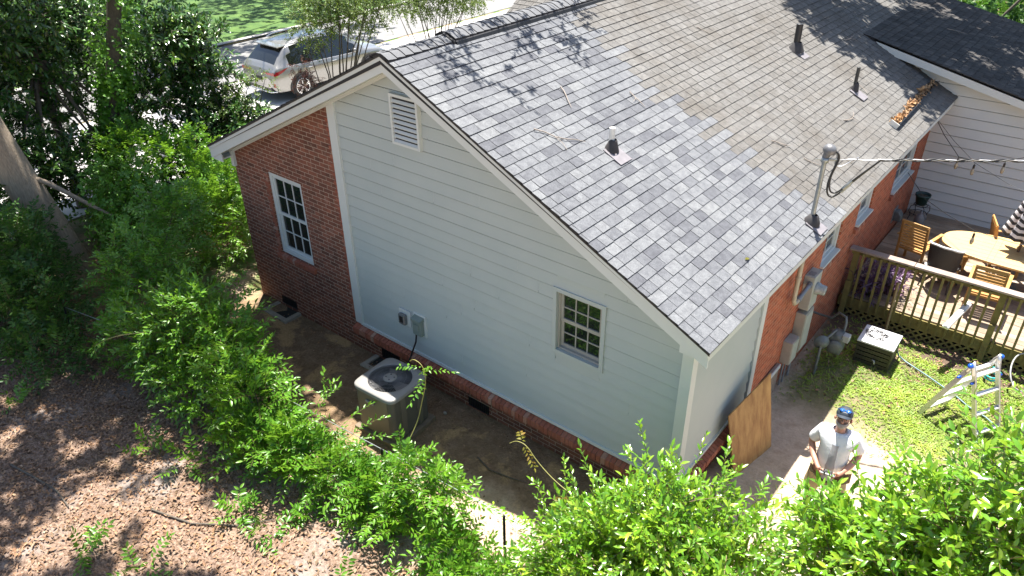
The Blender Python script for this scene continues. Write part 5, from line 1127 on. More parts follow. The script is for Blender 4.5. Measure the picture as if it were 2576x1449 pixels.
def foliage(parent, lobes, n, spec, m_, seed, stem=M_stem, rmin=.45, rough=.28, name='leaves', upb=.25, out_w=.75, up_w=.5, rnd=.5, droop_s=.25, twig=.0035, extra=(), clip=None):
    rng = np.random.default_rng(seed); P, out, c = sprig_points(lobes, n, rng, rmin, rough, upb)
    D = nrm(out*out_w+np.array([0, 0, up_w])+rng.normal(size=P.shape)*rnd)
    ok = P[:, 2] > .04
    if clip is not None: ok &= clip(P)
    P, D = P[ok], D[ok]; LP, LT, LN, LL, path, s = sprigs(P, D, spec, rng, droop_s)
    Wd = LL*s['W']
    for lb, n2, sp2, k2 in extra:
        P2, out2, _ = sprig_points(lb, n2, rng, .72, rough, upb); D2 = nrm(out2*out_w+np.array([0, 0, k2[0]])+rng.normal(size=P2.shape)*k2[1])
        a2, b2, c2, d2, p2, s2 = sprigs(P2, D2, sp2, rng, k2[2]); LP, LT, LN, LL, Wd, path = np.concatenate([LP, a2]), np.concatenate([LT, b2]), np.concatenate([LN, c2]), np.concatenate([LL, d2]), np.concatenate([Wd, d2*s2['W']]), np.concatenate([path, p2])
    V, F = leaf_geo(LP, LT, LN, LL, Wd)
    o = np_mesh(name, V, F, m_, parent=parent)
    if len(P) < 60: return o
    V2, F2 = ribbons(path, twig); np_mesh('twigs', V2, [F2], stem, parent=parent, smooth=False)
    return o
def limbs(parent, base, lobes, r, m_, seed, name='branches', n_each=2, trunk_to=None):
    rg_ = random.Random(seed); b = MB(); base = Vector(base); tt = Vector(trunk_to) if trunk_to else None
    if tt: b.tube([base-Vector((0, 0, .1)), base.lerp(tt, .35)+Vector((rg_.uniform(-.05, .05), rg_.uniform(-.05, .05), 0)), base.lerp(tt, .7), tt], [r*1.25, r, r*.85, r*.7], 10)
    for l in lobes:
        for _ in range(n_each):
            e = Vector(l[:3])+Vector((rg_.uniform(-.6, .6)*l[3], rg_.uniform(-.6, .6)*l[4], rg_.uniform(-.2, .7)*l[5])); st = (tt if tt else base+Vector((rg_.uniform(-.08, .08), rg_.uniform(-.08, .08), 0)))
            mid = st.lerp(e, .5)+Vector((rg_.uniform(-.12, .12), rg_.uniform(-.12, .12), (0. if tt else .12)*(e-st).length)); rr = r*(.55 if tt else .8)*rg_.uniform(.6, 1)
            b.tube([st, st.lerp(mid, .5)+Vector((rg_.uniform(-.04, .04), rg_.uniform(-.04, .04), 0)), mid, mid.lerp(e, .55), e], [rr, rr*.85, rr*.7, rr*.5, rr*.25], 7)
    return part(b, name, m_, parent)
def shrub(name, label, cat, base, lobes, n, spec, m_, seed, group=None, stem_r=.02, bark=M_bark_d, **k):
    t = thing(name, label, cat, base, 0, group); foliage(t, lobes, n, spec, m_, seed, **k); limbs(t, base, lobes, stem_r, bark, seed); return t

# ---- near bushes
M_brown = mat('brown_stem', (.20, .13, .07), (.13, .08, .045), .7, 14)
LA = [(.60, -1.50, 1.30, .5, .5, .6), (1.15, -1.45, 1.1, .5, .5, .6), (-.1, -1.65, .7, .6, .4, .45), (.3, -1.8, .8, .9, .4, .6)]
LB = [(3.0, -1.5, 2.5, .5, .5, .7), (2.45, -1.4, 2.3, .35, .4, .6), (2.35, -1.5, 1.6, .4, .4, .6), (2.6, -1.6, 1.2, .5, .4, .6), (3.4, -1.4, 2.7, .5, .45, .7)]
tA = shrub('privet_bush', 'bright green leafy bush in front of the siding corner and plywood', 'bush', (.75, -1.5, 0),
      [(.62, -1.50, 1.45, .46, .42, .62), (1.18, -1.45, 1.25, .40, .42, .65), (.08, -1.6, .85, .46, .4, .48), (.5, -1.8, .65, 1.0, .5, .6), (1.1, -1.8, .8, .5, .42, .65)], 1250, 'privet', L_privet, 1, stem_r=.022, rmin=.45, rough=.45, stem=M_brown, extra=[(LA, 80, 'shoot', (.9, .5, .2)), ([(.2, -1.9, .7, .9, .4, .5)], 160, 'pinnate', (.4, .5, .3))])
tB = shrub('privet_bush', 'largest bright green leafy bush filling the right foreground before the person and ladder', 'bush', (2.9, -1.5, 0),
      [(2.98, -1.45, 2.75, .52, .5, .75), (2.50, -1.40, 2.35, .34, .4, .65), (2.36, -1.5, 1.75, .34, .42, .6), (2.14, -1.5, 2.3, .20, .3, .36), (2.0, -1.5, 2.5, .15, .25, .22), (3.25, -1.7, 2.1, .7, .6, .9), (3.35, -1.3, 3.2, .5, .45, .8), (2.8, -1.9, .95, .6, .5, .7)], 1800, 'privet', L_privet, 2, stem_r=.03, rmin=.45, rough=.45, stem=M_brown, extra=[(LB, 150, 'shoot', (.9, .5, .2))])
for tt, lb, sd in ((tA, [(.75, -2.1, .55, .25, .2, .25)], 31), (tB, [(2.2, -2.0, 1.3, .2, .2, .3)], 32)): foliage(tt, lb, 26, 'pinnate', L_yellow, sd, name='yellow_leaves')
# ---- hedge and creepers along the fence
HG = 'shrubs along the fence'
shrub('creeper_shrub', 'sunlit creeper shrub with feathery leaves in front of the air conditioner', 'shrub', (-3.7, -2.3, 0), [(-3.75, -2.35, .34, .5, .30, .34), (-3.0, -2.3, .32, .32, .22, .32), (-4.35, -2.55, .42, .36, .28, .42)], 380, 'pinnate', L_wist, 3, HG, rmin=.4, extra=[([(-3.9, -2.2, .7, .5, .35, .3)], 16, 'shoot', (.8, .6, .35))])
shrub('creeper_shrub', 'low bright creeper tumbling over the wire fence beside the black post', 'shrub', (-2.2, -2.15, 0), [(-2.5, -2.05, .60, .36, .20, .36), (-1.95, -1.96, .66, .24, .08, .14), (-2.7, -2.35, .25, .42, .22, .28)], 270, 'pinnate', L_wist, 4, HG, rmin=.4)
shrub('ground_creeper', 'low leafy weeds around the foot of the black fence post', 'weeds', (-1.3, -2.5, 0), [(-1.7, -2.3, .16, .50, .25, .22), (-.75, -2.2, .14, .5, .18, .22), (-1.2, -2.55, .10, .7, .2, .16), (-.2, -2.1, .3, .4, .25, .35)], 330, 'pinnate', L_wist, 5, rmin=.2)
shrub('creeper_shrub', 'rounded leafy shrub with bright top left of the air conditioner', 'shrub', (-5.0, -2.4, 0), [(-5.1, -2.5, .75, .48, .36, .58), (-5.75, -2.3, 1.1, .34, .32, .6), (-4.95, -2.75, .4, .40, .22, .38)], 520, 'pinnate', L_wist, 6, HG, rmin=.45, extra=[([(-5.3, -2.5, 1.0, .4, .3, .4)], 18, 'shoot', (.8, .6, .35))])
shrub('hedge_shrub', 'tall mixed green shrub before the brick wall window', 'shrub', (-6.6, -2.2, 0), [(-6.8, -2.3, 1.05, .55, .42, .8), (-6.3, -2.1, 1.5, .30, .28, .55), (-7.4, -2.5, .75, .5, .36, .6), (-6.4, -2.7, .5, .45, .22, .4)], 640, 'privet', L_wist, 7, HG, rmin=.45, extra=[([(-6.6, -2.2, 1.5, .4, .3, .4)], 20, 'shoot', (.8, .6, .35))])
shrub('hedge_shrub', 'dark leafy shrub in shade right of the leaning trunk', 'shrub', (-8.8, -2.1, 0), [(-8.7, -2.0, 1.05, .65, .55, .85), (-9.5, -.9, 1.45, .5, .5, .75), (-8.2, -2.7, .55, .5, .36, .45)], 640, 'pinnate', L_ivy, 8, HG, rmin=.45, extra=[([(-8.8, -1.8, 1.5, .6, .5, .4)], 24, 'shoot', (.8, .6, .35))])
shrub('fern_shrub', 'deep shaded ferny shrub at the left edge below the leaning trunk', 'shrub', (-10.4, -3.2, 0), [(-10.3, -3.3, .7, 1.0, .8, .6), (-11.4, -3.0, 1.0, 1.1, .8, .9), (-12.6, -3.6, 1.1, 1.0, .9, .9), (-9.4, -3.5, .4, .7, .5, .4)], 1700, 'pinnate', L_shade, 9, HG, rmin=.4)
shrub('hedge_shrub', 'light green bush behind the brick house corner', 'shrub', (-10.2, .3, 0), [(-10.2, .25, .9, .7, .7, .75), (-10.9, .9, .9, .7, .7, .8)], 700, 'pinnate', L_wist, 10, HG)
shrub('hedge_shrub', 'broad leaf green shrub at the base of the ivy trunk', 'shrub', (-12.2, -.6, 0), [(-12.0, -.5, 1.1, .9, .9, 1.0), (-13.0, -.3, .8, .8, .8, .8), (-11.1, -.9, .9, .8, .7, .8)], 1100, 'ivy', L_ivy, 11, HG, rmin=.4)
shrub('hedge_shrub', 'sunlit bushy shrub between the ivy trunk and the brick corner', 'shrub', (-12.6, 1.0, 0), [(-12.5, .9, 1.2, .8, .8, .8), (-11.6, 1.5, .9, .7, .8, .7), (-13.3, .4, 1.5, .6, .6, .7)], 800, 'pinnate', L_wist, 27, HG, rmin=.4)
shrub('hedge_shrub', 'dark shrub with long leaves behind the leaning trunk', 'shrub', (-13.6, -2.2, 0), [(-13.8, -2.3, 1.6, 1.1, .9, 1.3), (-14.9, -2.6, 2.0, 1.2, 1.0, 1.4)], 1000, 'pinnate', L_shade, 12, HG)
# ---- magnolias by the driveway
t = thing('magnolia_tree', 'dark glossy magnolia with large leaves beside the left roof corner', 'tree', (-14.4, 2.4, 0), 0, 'magnolias by the driveway')
ML1 = [(-14.2, 2.6, 2.5, .9, .8, .8), (-14.2, 2.1, 3.4, .9, .8, .8), (-13.9, 2.6, 3.4, .7, .6, .55), (-13.4, 2.6, 1.3, .9, 1.05, .95), (-13.6, 3.3, .9, .7, .7, .7), (-13.0, 1.6, .9, .8, .9, .7), (-14.2, 1.4, 2.2, .7, .8, .7), (-12.4, 2.2, .6, .8, .8, .6)]
foliage(t, ML1, 1700, 'mag', L_mag, 13, M_bark_d, .2, .3, twig=.008); limbs(t, (-14.4, 2.3, 0), ML1, .09, M_bark_d, 13, trunk_to=(-14.3, 2.3, 1.9))
t = thing('magnolia_tree', 'dark magnolia behind the ivy covered trunk in the upper left', 'tree', (-15.2, -.3, 0), 0, 'magnolias by the driveway')
ML2 = [(-14.8, -.7, 4.6, 1.1, 1.2, .9), (-15.6, .6, 4.2, .8, 1.1, .9), (-14.9, -1.5, 3.7, 1., 1., .9), (-15.1, -.3, 3.3, .7, .8, .7), (-15.2, -.2, 2.2, .6, .9, .6), (-15.0, -1.6, 2.4, .9, .8, .9), (-14.6, -1.2, 1.0, .7, .6, .6), (-14.9, .9, 1.6, .6, .8, .5), (-13.7, -1.2, 1.7, .7, .8, .6), (-14.2, -.2, 1.3, .6, .7, .6), (-16, .8, 3.4, 1.0, 1.2, 1.0), (-16.2, -1.0, 3.4, 1., 1.2, 1.1)]
foliage(t, ML2, 2300, 'mag', L_mag, 14, M_bark_d, .2, .3, twig=.008); limbs(t, (-15.2, -.3, 0), ML2, .11, M_bark_d, 14, trunk_to=(-15.1, -.3, 3.5))
# ---- trunks whose crowns shade the yard and roof
TS = SUN/SUN.z
def crown(parent, targets, n, seed, name='crown', spec='canopy', m_=None):
    """unseen leaf clusters set sunward of each spot so their shadow falls there: (x,y,z of the shaded spot, height of the bough, radius)"""
    lb = []
    for x, y, z, h, r in targets:
        c = Vector((x, y, z))+TS*(h-z); lb.append((c.x, c.y, c.z, r, r, r*.35))
    foliage(parent, lb, n, spec, m_ or L_canopy, seed, M_bark_d, .0, .3, name=name, up_w=.1, rnd=.7); return lb
t = thing('leaning_tree', 'thick grey brown leaning tree trunk at the left edge', 'tree', (-12.17, -1.8, 0))
b = MB(); G = Vector((-12.17, -1.85, 0)); ld = Vector((-.16, -.131, 1.)); pts = [G+ld*z+Vector((.03*math.sin(z*1.3), .03*math.cos(z), 0)) for z in (-.2, .15, .5, 1.2, 2, 3, 4, 5.5, 7, 9)]
b.tube(pts, [.44, .37, .33, .315, .30, .29, .28, .26, .23, .16], 18); part(b, 'trunk', M_bark, t)
b = MB(); b.tube([G+ld*2.2, G+ld*2.2+Vector((.35, .35, -.25)), G+ld*2.2+Vector((.8, .8, -.75)), G+ld*2.2+Vector((1.05, 1.0, -.95))], [.06, .045, .035, .02], 8); part(b, 'dead_branch', M_bark, t)
rg = random.Random(5); tg = []
for i in range(40):
    x, y = rg.uniform(-12.5, -5.5), rg.uniform(-8.5, -1)
    tg.append((x, y, .4, rg.uniform(8, 11), rg.uniform(.6, 1.05)))
for i in range(14):
    x = rg.uniform(-13.5, -7.0); tg.append((x, -3.6+rg.uniform(-.4, 3.6), .6, rg.uniform(9, 12), rg.uniform(.6, 1.0)))
for i in range(60):
    x, y = rg.uniform(-7.5, -3.0), rg.uniform(-8, -3.4)
    tg.append((x, y, .2, rg.uniform(9, 13), rg.uniform(.35, .75)))
for x, y, r in ((-6.6, -1.8, .5), (-5.6, -2.6, .45), (-7.4, -2.8, .5), (-8.6, -1.5, .9), (-9.3, -2.4, .9), (-7.6, -1.2, .7), (-7.0, -3.4, .7), (-8.0, -3.8, .8), (-6.0, -3.8, .5), (-9.2, -4.0, .9), (-10.4, -4.2, 1.0)): tg.append((x, y, 1.5, 10.5, r))
SUNNY = [(-6.47, -3.99), (-6.15, -3.93), (-5.55, -3.91), (-6.72, -4.37), (-6.66, -5.22), (-6.16, -5.32), (-6.06, -4.83), (-4.98, -4.7), (-5.03, -4.26), (-4.66, -3.47), (-4.35, -4.12), (-3.96, -3.41), (-3.84, -3.07), (-3.02, -3.22), (-3.45, -3.77)]   # openings cut in the unseen canopy to let sun onto the litter
tg = [q for q in tg if all(math.hypot(q[0]-c[0], q[1]-c[1]) > q[4]*.75+.12 for c in SUNNY)]
lb = crown(t, tg, 3600, 15); limbs(t, G, lb[:60:4], .14, M_bark_d, 15, trunk_to=tuple(G+ld*8.5), n_each=1)
t = thing('ivy_tree', 'slim upright tree trunk wrapped in green ivy in the upper left', 'tree', (-14.2, -.1, 0))
q0, q1 = Vector((-14.25, -.10, 0)), Vector((-14.0, 1.14, 4.5)); dv_ = (q1-q0)/4.5
b = MB(); b.tube([q0+dv_*z for z in (-.2, .5, 1.5, 2.5, 3.5, 4.5, 6, 8.5)], [.21, .18, .16, .155, .15, .145, .13, .09], 12); part(b, 'trunk', M_bark_d, t)
rngi = np.random.default_rng(16); n = 1100; zz = rngi.random(n)**1.1*3.3; an = rngi.random(n)*6.28; P = np.array(q0)[None]+np.array(dv_)[None]*zz[:, None]+np.stack([np.cos(an), np.sin(an), an*0], 1)*(.17+.25*rngi.random(n)*(1-zz/4))[:, None]
o_ = np.stack([np.cos(an), np.sin(an), an*0-.4], 1); LP, LT, LN, LL, pth, s = sprigs(P, nrm(o_+rngi.normal(size=P.shape)*.3), 'ivy', rngi, .4); V_, F_ = leaf_geo(LP, LT, LN, LL, LL*s['W']); np_mesh('ivy_leaves', V_, F_, L_ivy, parent=t)
n = 260; zz = 2.8+rngi.random(n)*2.2; an = rngi.random(n)*6.28; P = np.array(q0)[None]+np.array(dv_)[None]*zz[:, None]+np.stack([np.cos(an), np.sin(an), an*0], 1)*(.18+.3*rngi.random(n))[:, None]
LP, LT, LN, LL, pth, s = sprigs(P, nrm(np.stack([np.cos(an), np.sin(an), an*0-.4], 1)), 'ivy', rngi, .4); V_, F_ = leaf_geo(LP, LT, LN, LL, LL*s['W']); np_mesh('ivy_leaves', V_, F_, L_ivy, parent=t)
tg = [(-4.1, 1.9, 5.1, 8.0, .36), (-3.88, 2.14, 5., 7.9, .28), (-3.72, .77, 4.9, 8.6, .32), (-3.99, .5, 5.06, 8.8, .28), (-3.9, 3.1, 5.0, 7.9, .24), (-3.58, 2.88, 4.85, 8.0, .20), (-4.3, 1.5, 5.2, 8.2, .28), (-3.3, 1.0, 4.7, 9.0, .26), (-4.2, 2.6, 5.2, 8.0, .35), (-4.25, 3.6, 5.2, 8.0, .3)]
lbr = crown(t, tg, 85, 17, 'overhanging_boughs', 'privet')
tg = []
for i in range(12): tg.append((rg.uniform(-21, -16), rg.uniform(-4, 9), .1, rg.uniform(9, 12), rg.uniform(.5, 1.0)))
for i in range(26): tg.append((rg.uniform(-26, -21), rg.uniform(6, 18), .1, rg.uniform(9, 12), rg.uniform(.7, 1.2)))
lb = crown(t, tg, 1000, 18); limbs(t, q0, lbr[:6]+lb[:24:3], .10, M_bark_d, 18, trunk_to=tuple(q0+dv_*7.5), n_each=1)
# ---- trees that shade the back roof
t = thing('backyard_tree', 'green tree foliage behind the dark addition roof at the upper right', 'tree', (2.5, 19.5, 0)); tg = []
for i in range(75): tg.append((rg.uniform(-4.2, 4.5), rg.uniform(9.9, 16.5), 3.8, rg.uniform(8.5, 11.5), rg.uniform(.5, 1.0)))
for x, y in ((-2.9, 9.9), (-2.2, 9.7), (-1.4, 9.8), (-.9, 9.4), (-.3, 9.5), (.15, 10.1), (-.5, 10.0), (-1.8, 10.2), (-3.4, 10.4), (.1, 9.3), (-2.6, 9.3), (-2.0, 9.0), (-3.1, 9.4), (-1.3, 9.2), (-3.8, 9.8), (-2.3, 10.3), (-1.0, 10.2), (-.2, 9.9)): tg.append((x, y, 3.6, 8.5, .42))
lb = crown(t, tg, 4300, 19); low = [(-.6, 17.6, 1.6, 1.5, 1.0, 1.3), (1.6, 18.2, 1.8, 1.6, 1.2, 1.5), (3.6, 18.0, 1.5, 1.5, 1.2, 1.3), (-2.5, 18.5, 2.0, 1.5, 1.2, 1.3)]
foliage(t, low, 1500, 'privet', L_shade, 20, name='low_foliage'); limbs(t, (2.5, 19.5, 0), lb[:70:6]+low, .13, M_bark_d, 20, trunk_to=(1.8, 18.8, 6.5), n_each=1)
# ---- crape myrtles and the purple maple by the driveway
CG = 'crape myrtles along the driveway'
def crape(label, base, lobes, n, seed):
    t = thing('crape_myrtle', label, 'small tree', base, 0, CG); foliage(t, lobes, n, 'crape', L_crape, seed, M_bark_d, .25, .3, up_w=.05, rnd=.6, twig=.004)
    limbs(t, base, lobes, .035, M_bark_d, seed, n_each=3)
crape('multi stemmed crape myrtle in front of the parked car', (-12.9, 5.6, 0), [(-13.0, 5.2, 3.35, .5, .5, .35), (-12.9, 6.1, 3.5, .6, .6, .4), (-13.1, 7.1, 3.4, .55, .55, .38), (-12.9, 5.7, 4.1, .7, .9, .4), (-12.8, 7.2, 3.9, .6, .6, .4)], 900, 21)
crape('multi stemmed crape myrtle between the car and the roof ridge', (-13.4, 9.7, 0), [(-13.5, 9.6, 3.3, .6, .7, .45), (-13.4, 10.6, 3.15, .6, .7, .45), (-13.6, 11.7, 3.0, .6, .6, .35), (-13.5, 8.8, 3.3, .5, .6, .4), (-13.4, 10.2, 3.9, .8, 1.0, .4)], 950, 22)
crape('small crape myrtle left of the parked car beside the driveway', (-13.2, 3.0, 0), [(-13.2, 3.4, 2.3, .5, .5, .4), (-13.2, 2.6, 2.1, .45, .45, .4), (-13.3, 2.9, 1.8, .4, .4, .3)], 130, 23)
shrub('purple_maple', 'small purple leaved maple against the rear wheel of the parked car', 'small tree', (-12.8, 4.7, 0), [(-12.8, 4.7, 2.2, .35, .4, .10), (-12.7, 5.2, 1.8, .4, .35, .12), (-12.8, 4.6, 2.6, .3, .3, .06)], 130, 'maple', L_maple, 24, rmin=.1, up_w=-.1, stem_r=.015)
# ---- across the street
for i, (x, y, r, lab) in enumerate(((-30, 5.5, 2.4, 'large dark tree mass across the street at the far left'), (-31, 9.5, 2.2, 'dark round tree on the far lawn beyond the street'), (-38, 22, 3., 'green shrub across the street behind the crape myrtles'), (-29, 1.5, 2.4, 'dark bushy tree across the street behind the magnolia'))):
    shrub('distant_bush', lab, 'bush', (x, y, 0), [(x, y, r*.9, r*.8, r*1.1, r*.9), (x-1, y+r*.9, r*.8, r*.7, r*.8, r*.8), (x-.3, y-.4*r, r*1.7, r*.8, r*.9, r*.8)], 900, 'canopy', L_shade, 40+i, 'bushes across the street', stem_r=.06)
t = thing('unseen_shade_tree', 'tall unseen street tree added so its crown shades the far lawn and road', 'tree', (-29.5, 19.5, 0)); tg = []  # out of view, put in for its shade on lawn and road
for i in range(60): tg.append((rg.uniform(-36, -26.5), rg.uniform(8, 24), .1, rg.uniform(9.5, 12), rg.uniform(.7, 1.3)))
lb = crown(t, tg, 1500, 47); limbs(t, (-29.5, 19.5, 0), lb[:40:5], .16, M_bark_d, 47, trunk_to=(-29.6, 19.6, 7.5), n_each=1)
for i, (x, y, r, lab) in enumerate(((-4.5, 24, 2.2, 'leafy green bush behind the addition at the top right corner'), (-.5, 22, 1.9, 'dark green bush behind the addition roof at the right frame edge'), (-8, 30, 3.0, 'far green bush beyond the addition roof'), (-2, 30, 3.0, 'tall green thicket far behind the addition'))):
    shrub('backyard_bush', lab, 'bush', (x, y, 0), [(x, y, r*.6, r, r, r*.7), (x+r, y-.3, r*.5, r*.9, r*.8, r*.6), (x-r*.8, y+.6, r*.6, r*.8, r*.8, r*.7)], 800, 'canopy', L_ivy if i % 2 == 0 else L_shade, 80+i, 'bushes behind the addition', stem_r=.05)
# ---- purple plants by the railing
M_pot = mat('terracotta_dark', (.06, .05, .045), (.04, .035, .03), .7, 12)
for (x, y, z), lab, n, sd in (((.42, 6.32, .62), 'purple leaved potted plant spilling through the left end of the railing', 60, 25), ((.72, 6.55, .60), 'purple leaved potted plant on the deck behind the rail cap', 45, 26)):
    t = thing('purple_plant', lab, 'plant', (x, y, FZ), 0, 'purple potted plants'); foliage(t, [(x, y-.05, z+.08, .22, .22, .20)], n, 'strap', L_purple, sd, rmin=.3, name='purple_leaves', stem=mat('purple_stem', (.14, .06, .13)))
    b = MB(); b.lathe([(0, 0), (.10, 0), (.14, .20), (.155, .2), (.155, .23), (.14, .23), (.13, .19), (0, .19)], (x, y, FZ), (0, 0, 1), 18); part(b, 'pot', M_pot, t)
# ---- long bare tendrils
def tendril(label, pts, r, nl, seed, col, spec='pinnate'):
    pts = [Vector(p) for p in pts]
    for _ in range(3):
        q = [pts[0]]
        for a, c in zip(pts[:-1], pts[1:]): q += [a.lerp(c, .25), a.lerp(c, .75)]
        pts = q+[pts[-1]]
    t = thing('vine_tendril', label, 'vine', tuple(pts[0])); b = MB(); b.tube(pts, [r*(1-.5*i/len(pts)) for i in range(len(pts))], 5); part(b, 'stem', mat('vine_stem', (.30, .30, .09), (.22, .20, .06), .6, 20), t)
    if nl:
        rng = np.random.default_rng(seed); ii = rng.integers(0, int(len(pts)*.75), nl); P = np.array([pts[i] for i in ii]); LP, LT, LN, LL, pth, s = sprigs(P, nrm(rng.normal(size=P.shape)+np.array([0, 0, -.3])), spec, rng); V_, F_ = leaf_geo(LP, LT, LN, LL*.75, LL*.75*s['W']); np_mesh('tendril_leaves', V_, F_, col, parent=t)
tendril('curling vine tendril rising past the right side of the air conditioner', [(-2.9, -1.75, .8), (-2.86, -1.55, 1.09), (-2.75, -1.55, 1.48), (-2.64, -1.55, 1.84), (-2.67, -1.55, 2.07), (-2.83, -1.55, 2.10), (-2.90, -1.55, 2.03)], .007, 5, 50, L_wist)
tendril('long bare arching vine reaching over the shaded soil', [(-.3, -1.5, .95), (-.56, -1.3, 1.02), (-.87, -1.3, 1.08), (-1.16, -1.3, 1.25), (-1.30, -1.3, 1.41), (-1.45, -1.3, 1.40), (-1.56, -1.3, 1.29)], .007, 7, 51, L_yellow)
tendril('pale hooked tendril over the dark shrubs at the left', [(-6.4, -3.1, 1.8), (-7.19, -3.2, 1.45), (-8.0, -3.2, .95), (-8.26, -3.2, .76), (-8.23, -3.2, .54)], .008, 5, 52, L_wist)
tendril('yellowish drooping tendril near the brick corner', [(-8.9, -.7, 1.2), (-8.5, -.6, 1.6), (-8.13, -.6, 1.91), (-7.8, -.6, 2.05), (-7.7, -.6, 1.92)], .008, 6, 53, L_yellow)
# ---- seedlings on the leaf litter
for i, (x, y) in enumerate(((-8.77, -4.34), (-6.3, -3.55), (-5.6, -3.35), (-4.3, -3.46), (-3.8, -3.5), (-4.5, -4.7), (-5.2, -4.95), (-3.45, -2.9), (-2.3, -3.4), (-1.9, -3.1))):
    places = ['at the far left edge of the leaf litter', 'below the shaded shrubs', 'at the shrub edge in the litter', 'in the middle of the sunlit litter', 'in the sunlit litter right of another seedling', 'near the bottom edge of the photo', 'at the bottom left of the litter', 'by the creeper shrub foot', 'in bright litter near the fence', 'nearest the fence post in bright litter']
    t = thing('seedling', 'small green seedling '+places[i], 'seedling', (x, y, 0), 0, 'seedlings in the leaf litter'); r = .10+.06*(i % 3)
    foliage(t, [(x, y, .08, r, r*.7, .07)], 7+i % 4*2, 'pinnate', L_wist, 60+i, rmin=.1)

# ================================================================ loose leaves, grass
def scatter(name, polyfn, box, n, L, m_, seed, Wr=.45, flat=.35, z0=.01, kind='stuff', label=None, cat=None, fold=.3, droop=.3):
    rng = np.random.default_rng(seed); x = rng.uniform(box[0], box[1], n); y = rng.uniform(box[2], box[3], n); ok = polyfn(x, y, rng); x, y = x[ok], y[ok]; k = len(x)
    zg = np.array([gz(a, c) for a, c in zip(x, y)]); P = np.stack([x, y, zg+z0+rng.random(k)*.02], 1); a = rng.random(k)*6.28
    T = nrm(np.stack([np.cos(a), np.sin(a), rng.normal(size=k)*flat], 1)); Nn = nrm(np.stack([rng.normal(size=k)*flat, rng.normal(size=k)*flat, np.ones(k)], 1)); ll = rng.uniform(*L, k)
    V, F = leaf_geo(P, T, Nn, ll, ll*Wr*rng.uniform(.6, 1.4, k), fold, droop); o = np_mesh(name, V, F, m_); o['kind'] = kind
    if label: o['label'] = label; o['category'] = cat
    return o
def lit_fn(x, y, rng):
    edge = -2.25+.16*x*0-.05*np.sin(x*3)+np.where(x < -5, .0, .0); dens = np.clip(.35+.12*(-x-2), .30, 1)
    return (y < edge) & (rng.random(len(x)) < dens)
scatter('leaf_litter', lit_fn, (-13, 0, -9, -2), 66000, (.022, .075), L_dead, 71, label='brown fallen leaves covering the shaded yard left of the fence', cat='leaf litter')
scatter('leaf_litter', lambda x, y, r: (r.random(len(x)) < np.where(y > 4.4, .8, .2)), (.05, 3.2, 3.6, 6.3), 1500, (.03, .07), L_dead, 72, label='scattered brown leaves along the deck skirt', cat='leaf litter')
scatter('leaf_litter', lambda x, y, r: r.random(len(x)) < np.where(y > -.38, .5, .16), (-8.5, .6, -1.9, -.12), 7000, (.012, .05), L_dead, 73, label='sparse dry leaves and chips on the bare soil strip', cat='leaf litter')
scatter('leaf_litter', lambda x, y, r: x > -14.6, (-14.6, -8.8, -1, 7), 2500, (.04, .09), L_dead, 74, label='dry leaves on the front yard by the driveway', cat='leaf litter')
def turf_fn(x, y, rng):
    e = 3.1+.35*np.sin(x*2.3)+rng.normal(size=len(x))*.18; sh = np.where(x < .85, .35, 1.); dk = np.where(y > 5.45, .25, 1.)
    return (y > e) & (rng.random(len(x)) < sh*dk*np.clip((y-e)*1.4, .15, 1)*np.clip(.75+.6*np.sin(x*5.1+1.3*np.sin(y*3.7))*np.sin(y*4.3+x), .18, 1)) & ~((x > .72) & (x < 1.32) & (y > 4.7) & (y < 5.25))
rng = np.random.default_rng(75); n = 42000; x = rng.uniform(.1, 3.8, n); y = rng.uniform(2.6, 6.0, n); ok = turf_fn(x, y, rng); x, y = x[ok], y[ok]; k = len(x)
P = np.stack([x, y, np.array([gz(a, c) for a, c in zip(x, y)])], 1); a = rng.random(k)*6.28; T = nrm(np.stack([np.cos(a)*.8, np.sin(a)*.8, .45+rng.random(k)*.6], 1)); Nn = nrm(np.stack([-np.cos(a)*.5, -np.sin(a)*.5, np.ones(k)], 1)); ll = rng.uniform(.035, .085, k)
V, F = leaf_geo(P, T, Nn, ll, ll*.17+.003, .1, .5); o = np_mesh('grass', V, F, L_grass); tag(o, 'patchy bright green grass of the back lawn', 'grass', kind='stuff')
# leaves caught behind the rain diverter
rng = np.random.default_rng(76); k = 420; u = rng.random(k); P0n, P1n = np.array(P0), np.array(P1); w_ = (.03+.13*rng.random(k)*(.5+.5*np.sin(u*9+1)**2))
P = P0n[None]+(P1n-P0n)[None]*(u*.98)[:, None]-np.array(DWN)[None]*w_[:, None]+np.array(NRM)[None]*(.02+.04*rng.random(k))[:, None]
V, F = leaf_geo(P, nrm(rng.normal(size=(k, 3))+np.array([0, 0, .2])), nrm(rng.normal(size=(k, 3))*.5+np.array(NRM)), rng.uniform(.05, .09, k), rng.uniform(.025, .05, k), .3, .3)
o = np_mesh('fallen_leaves', V, F, L_straw); tag(o, 'drift of orange brown leaves caught behind the black roof diverter', 'fallen leaves', kind='stuff')
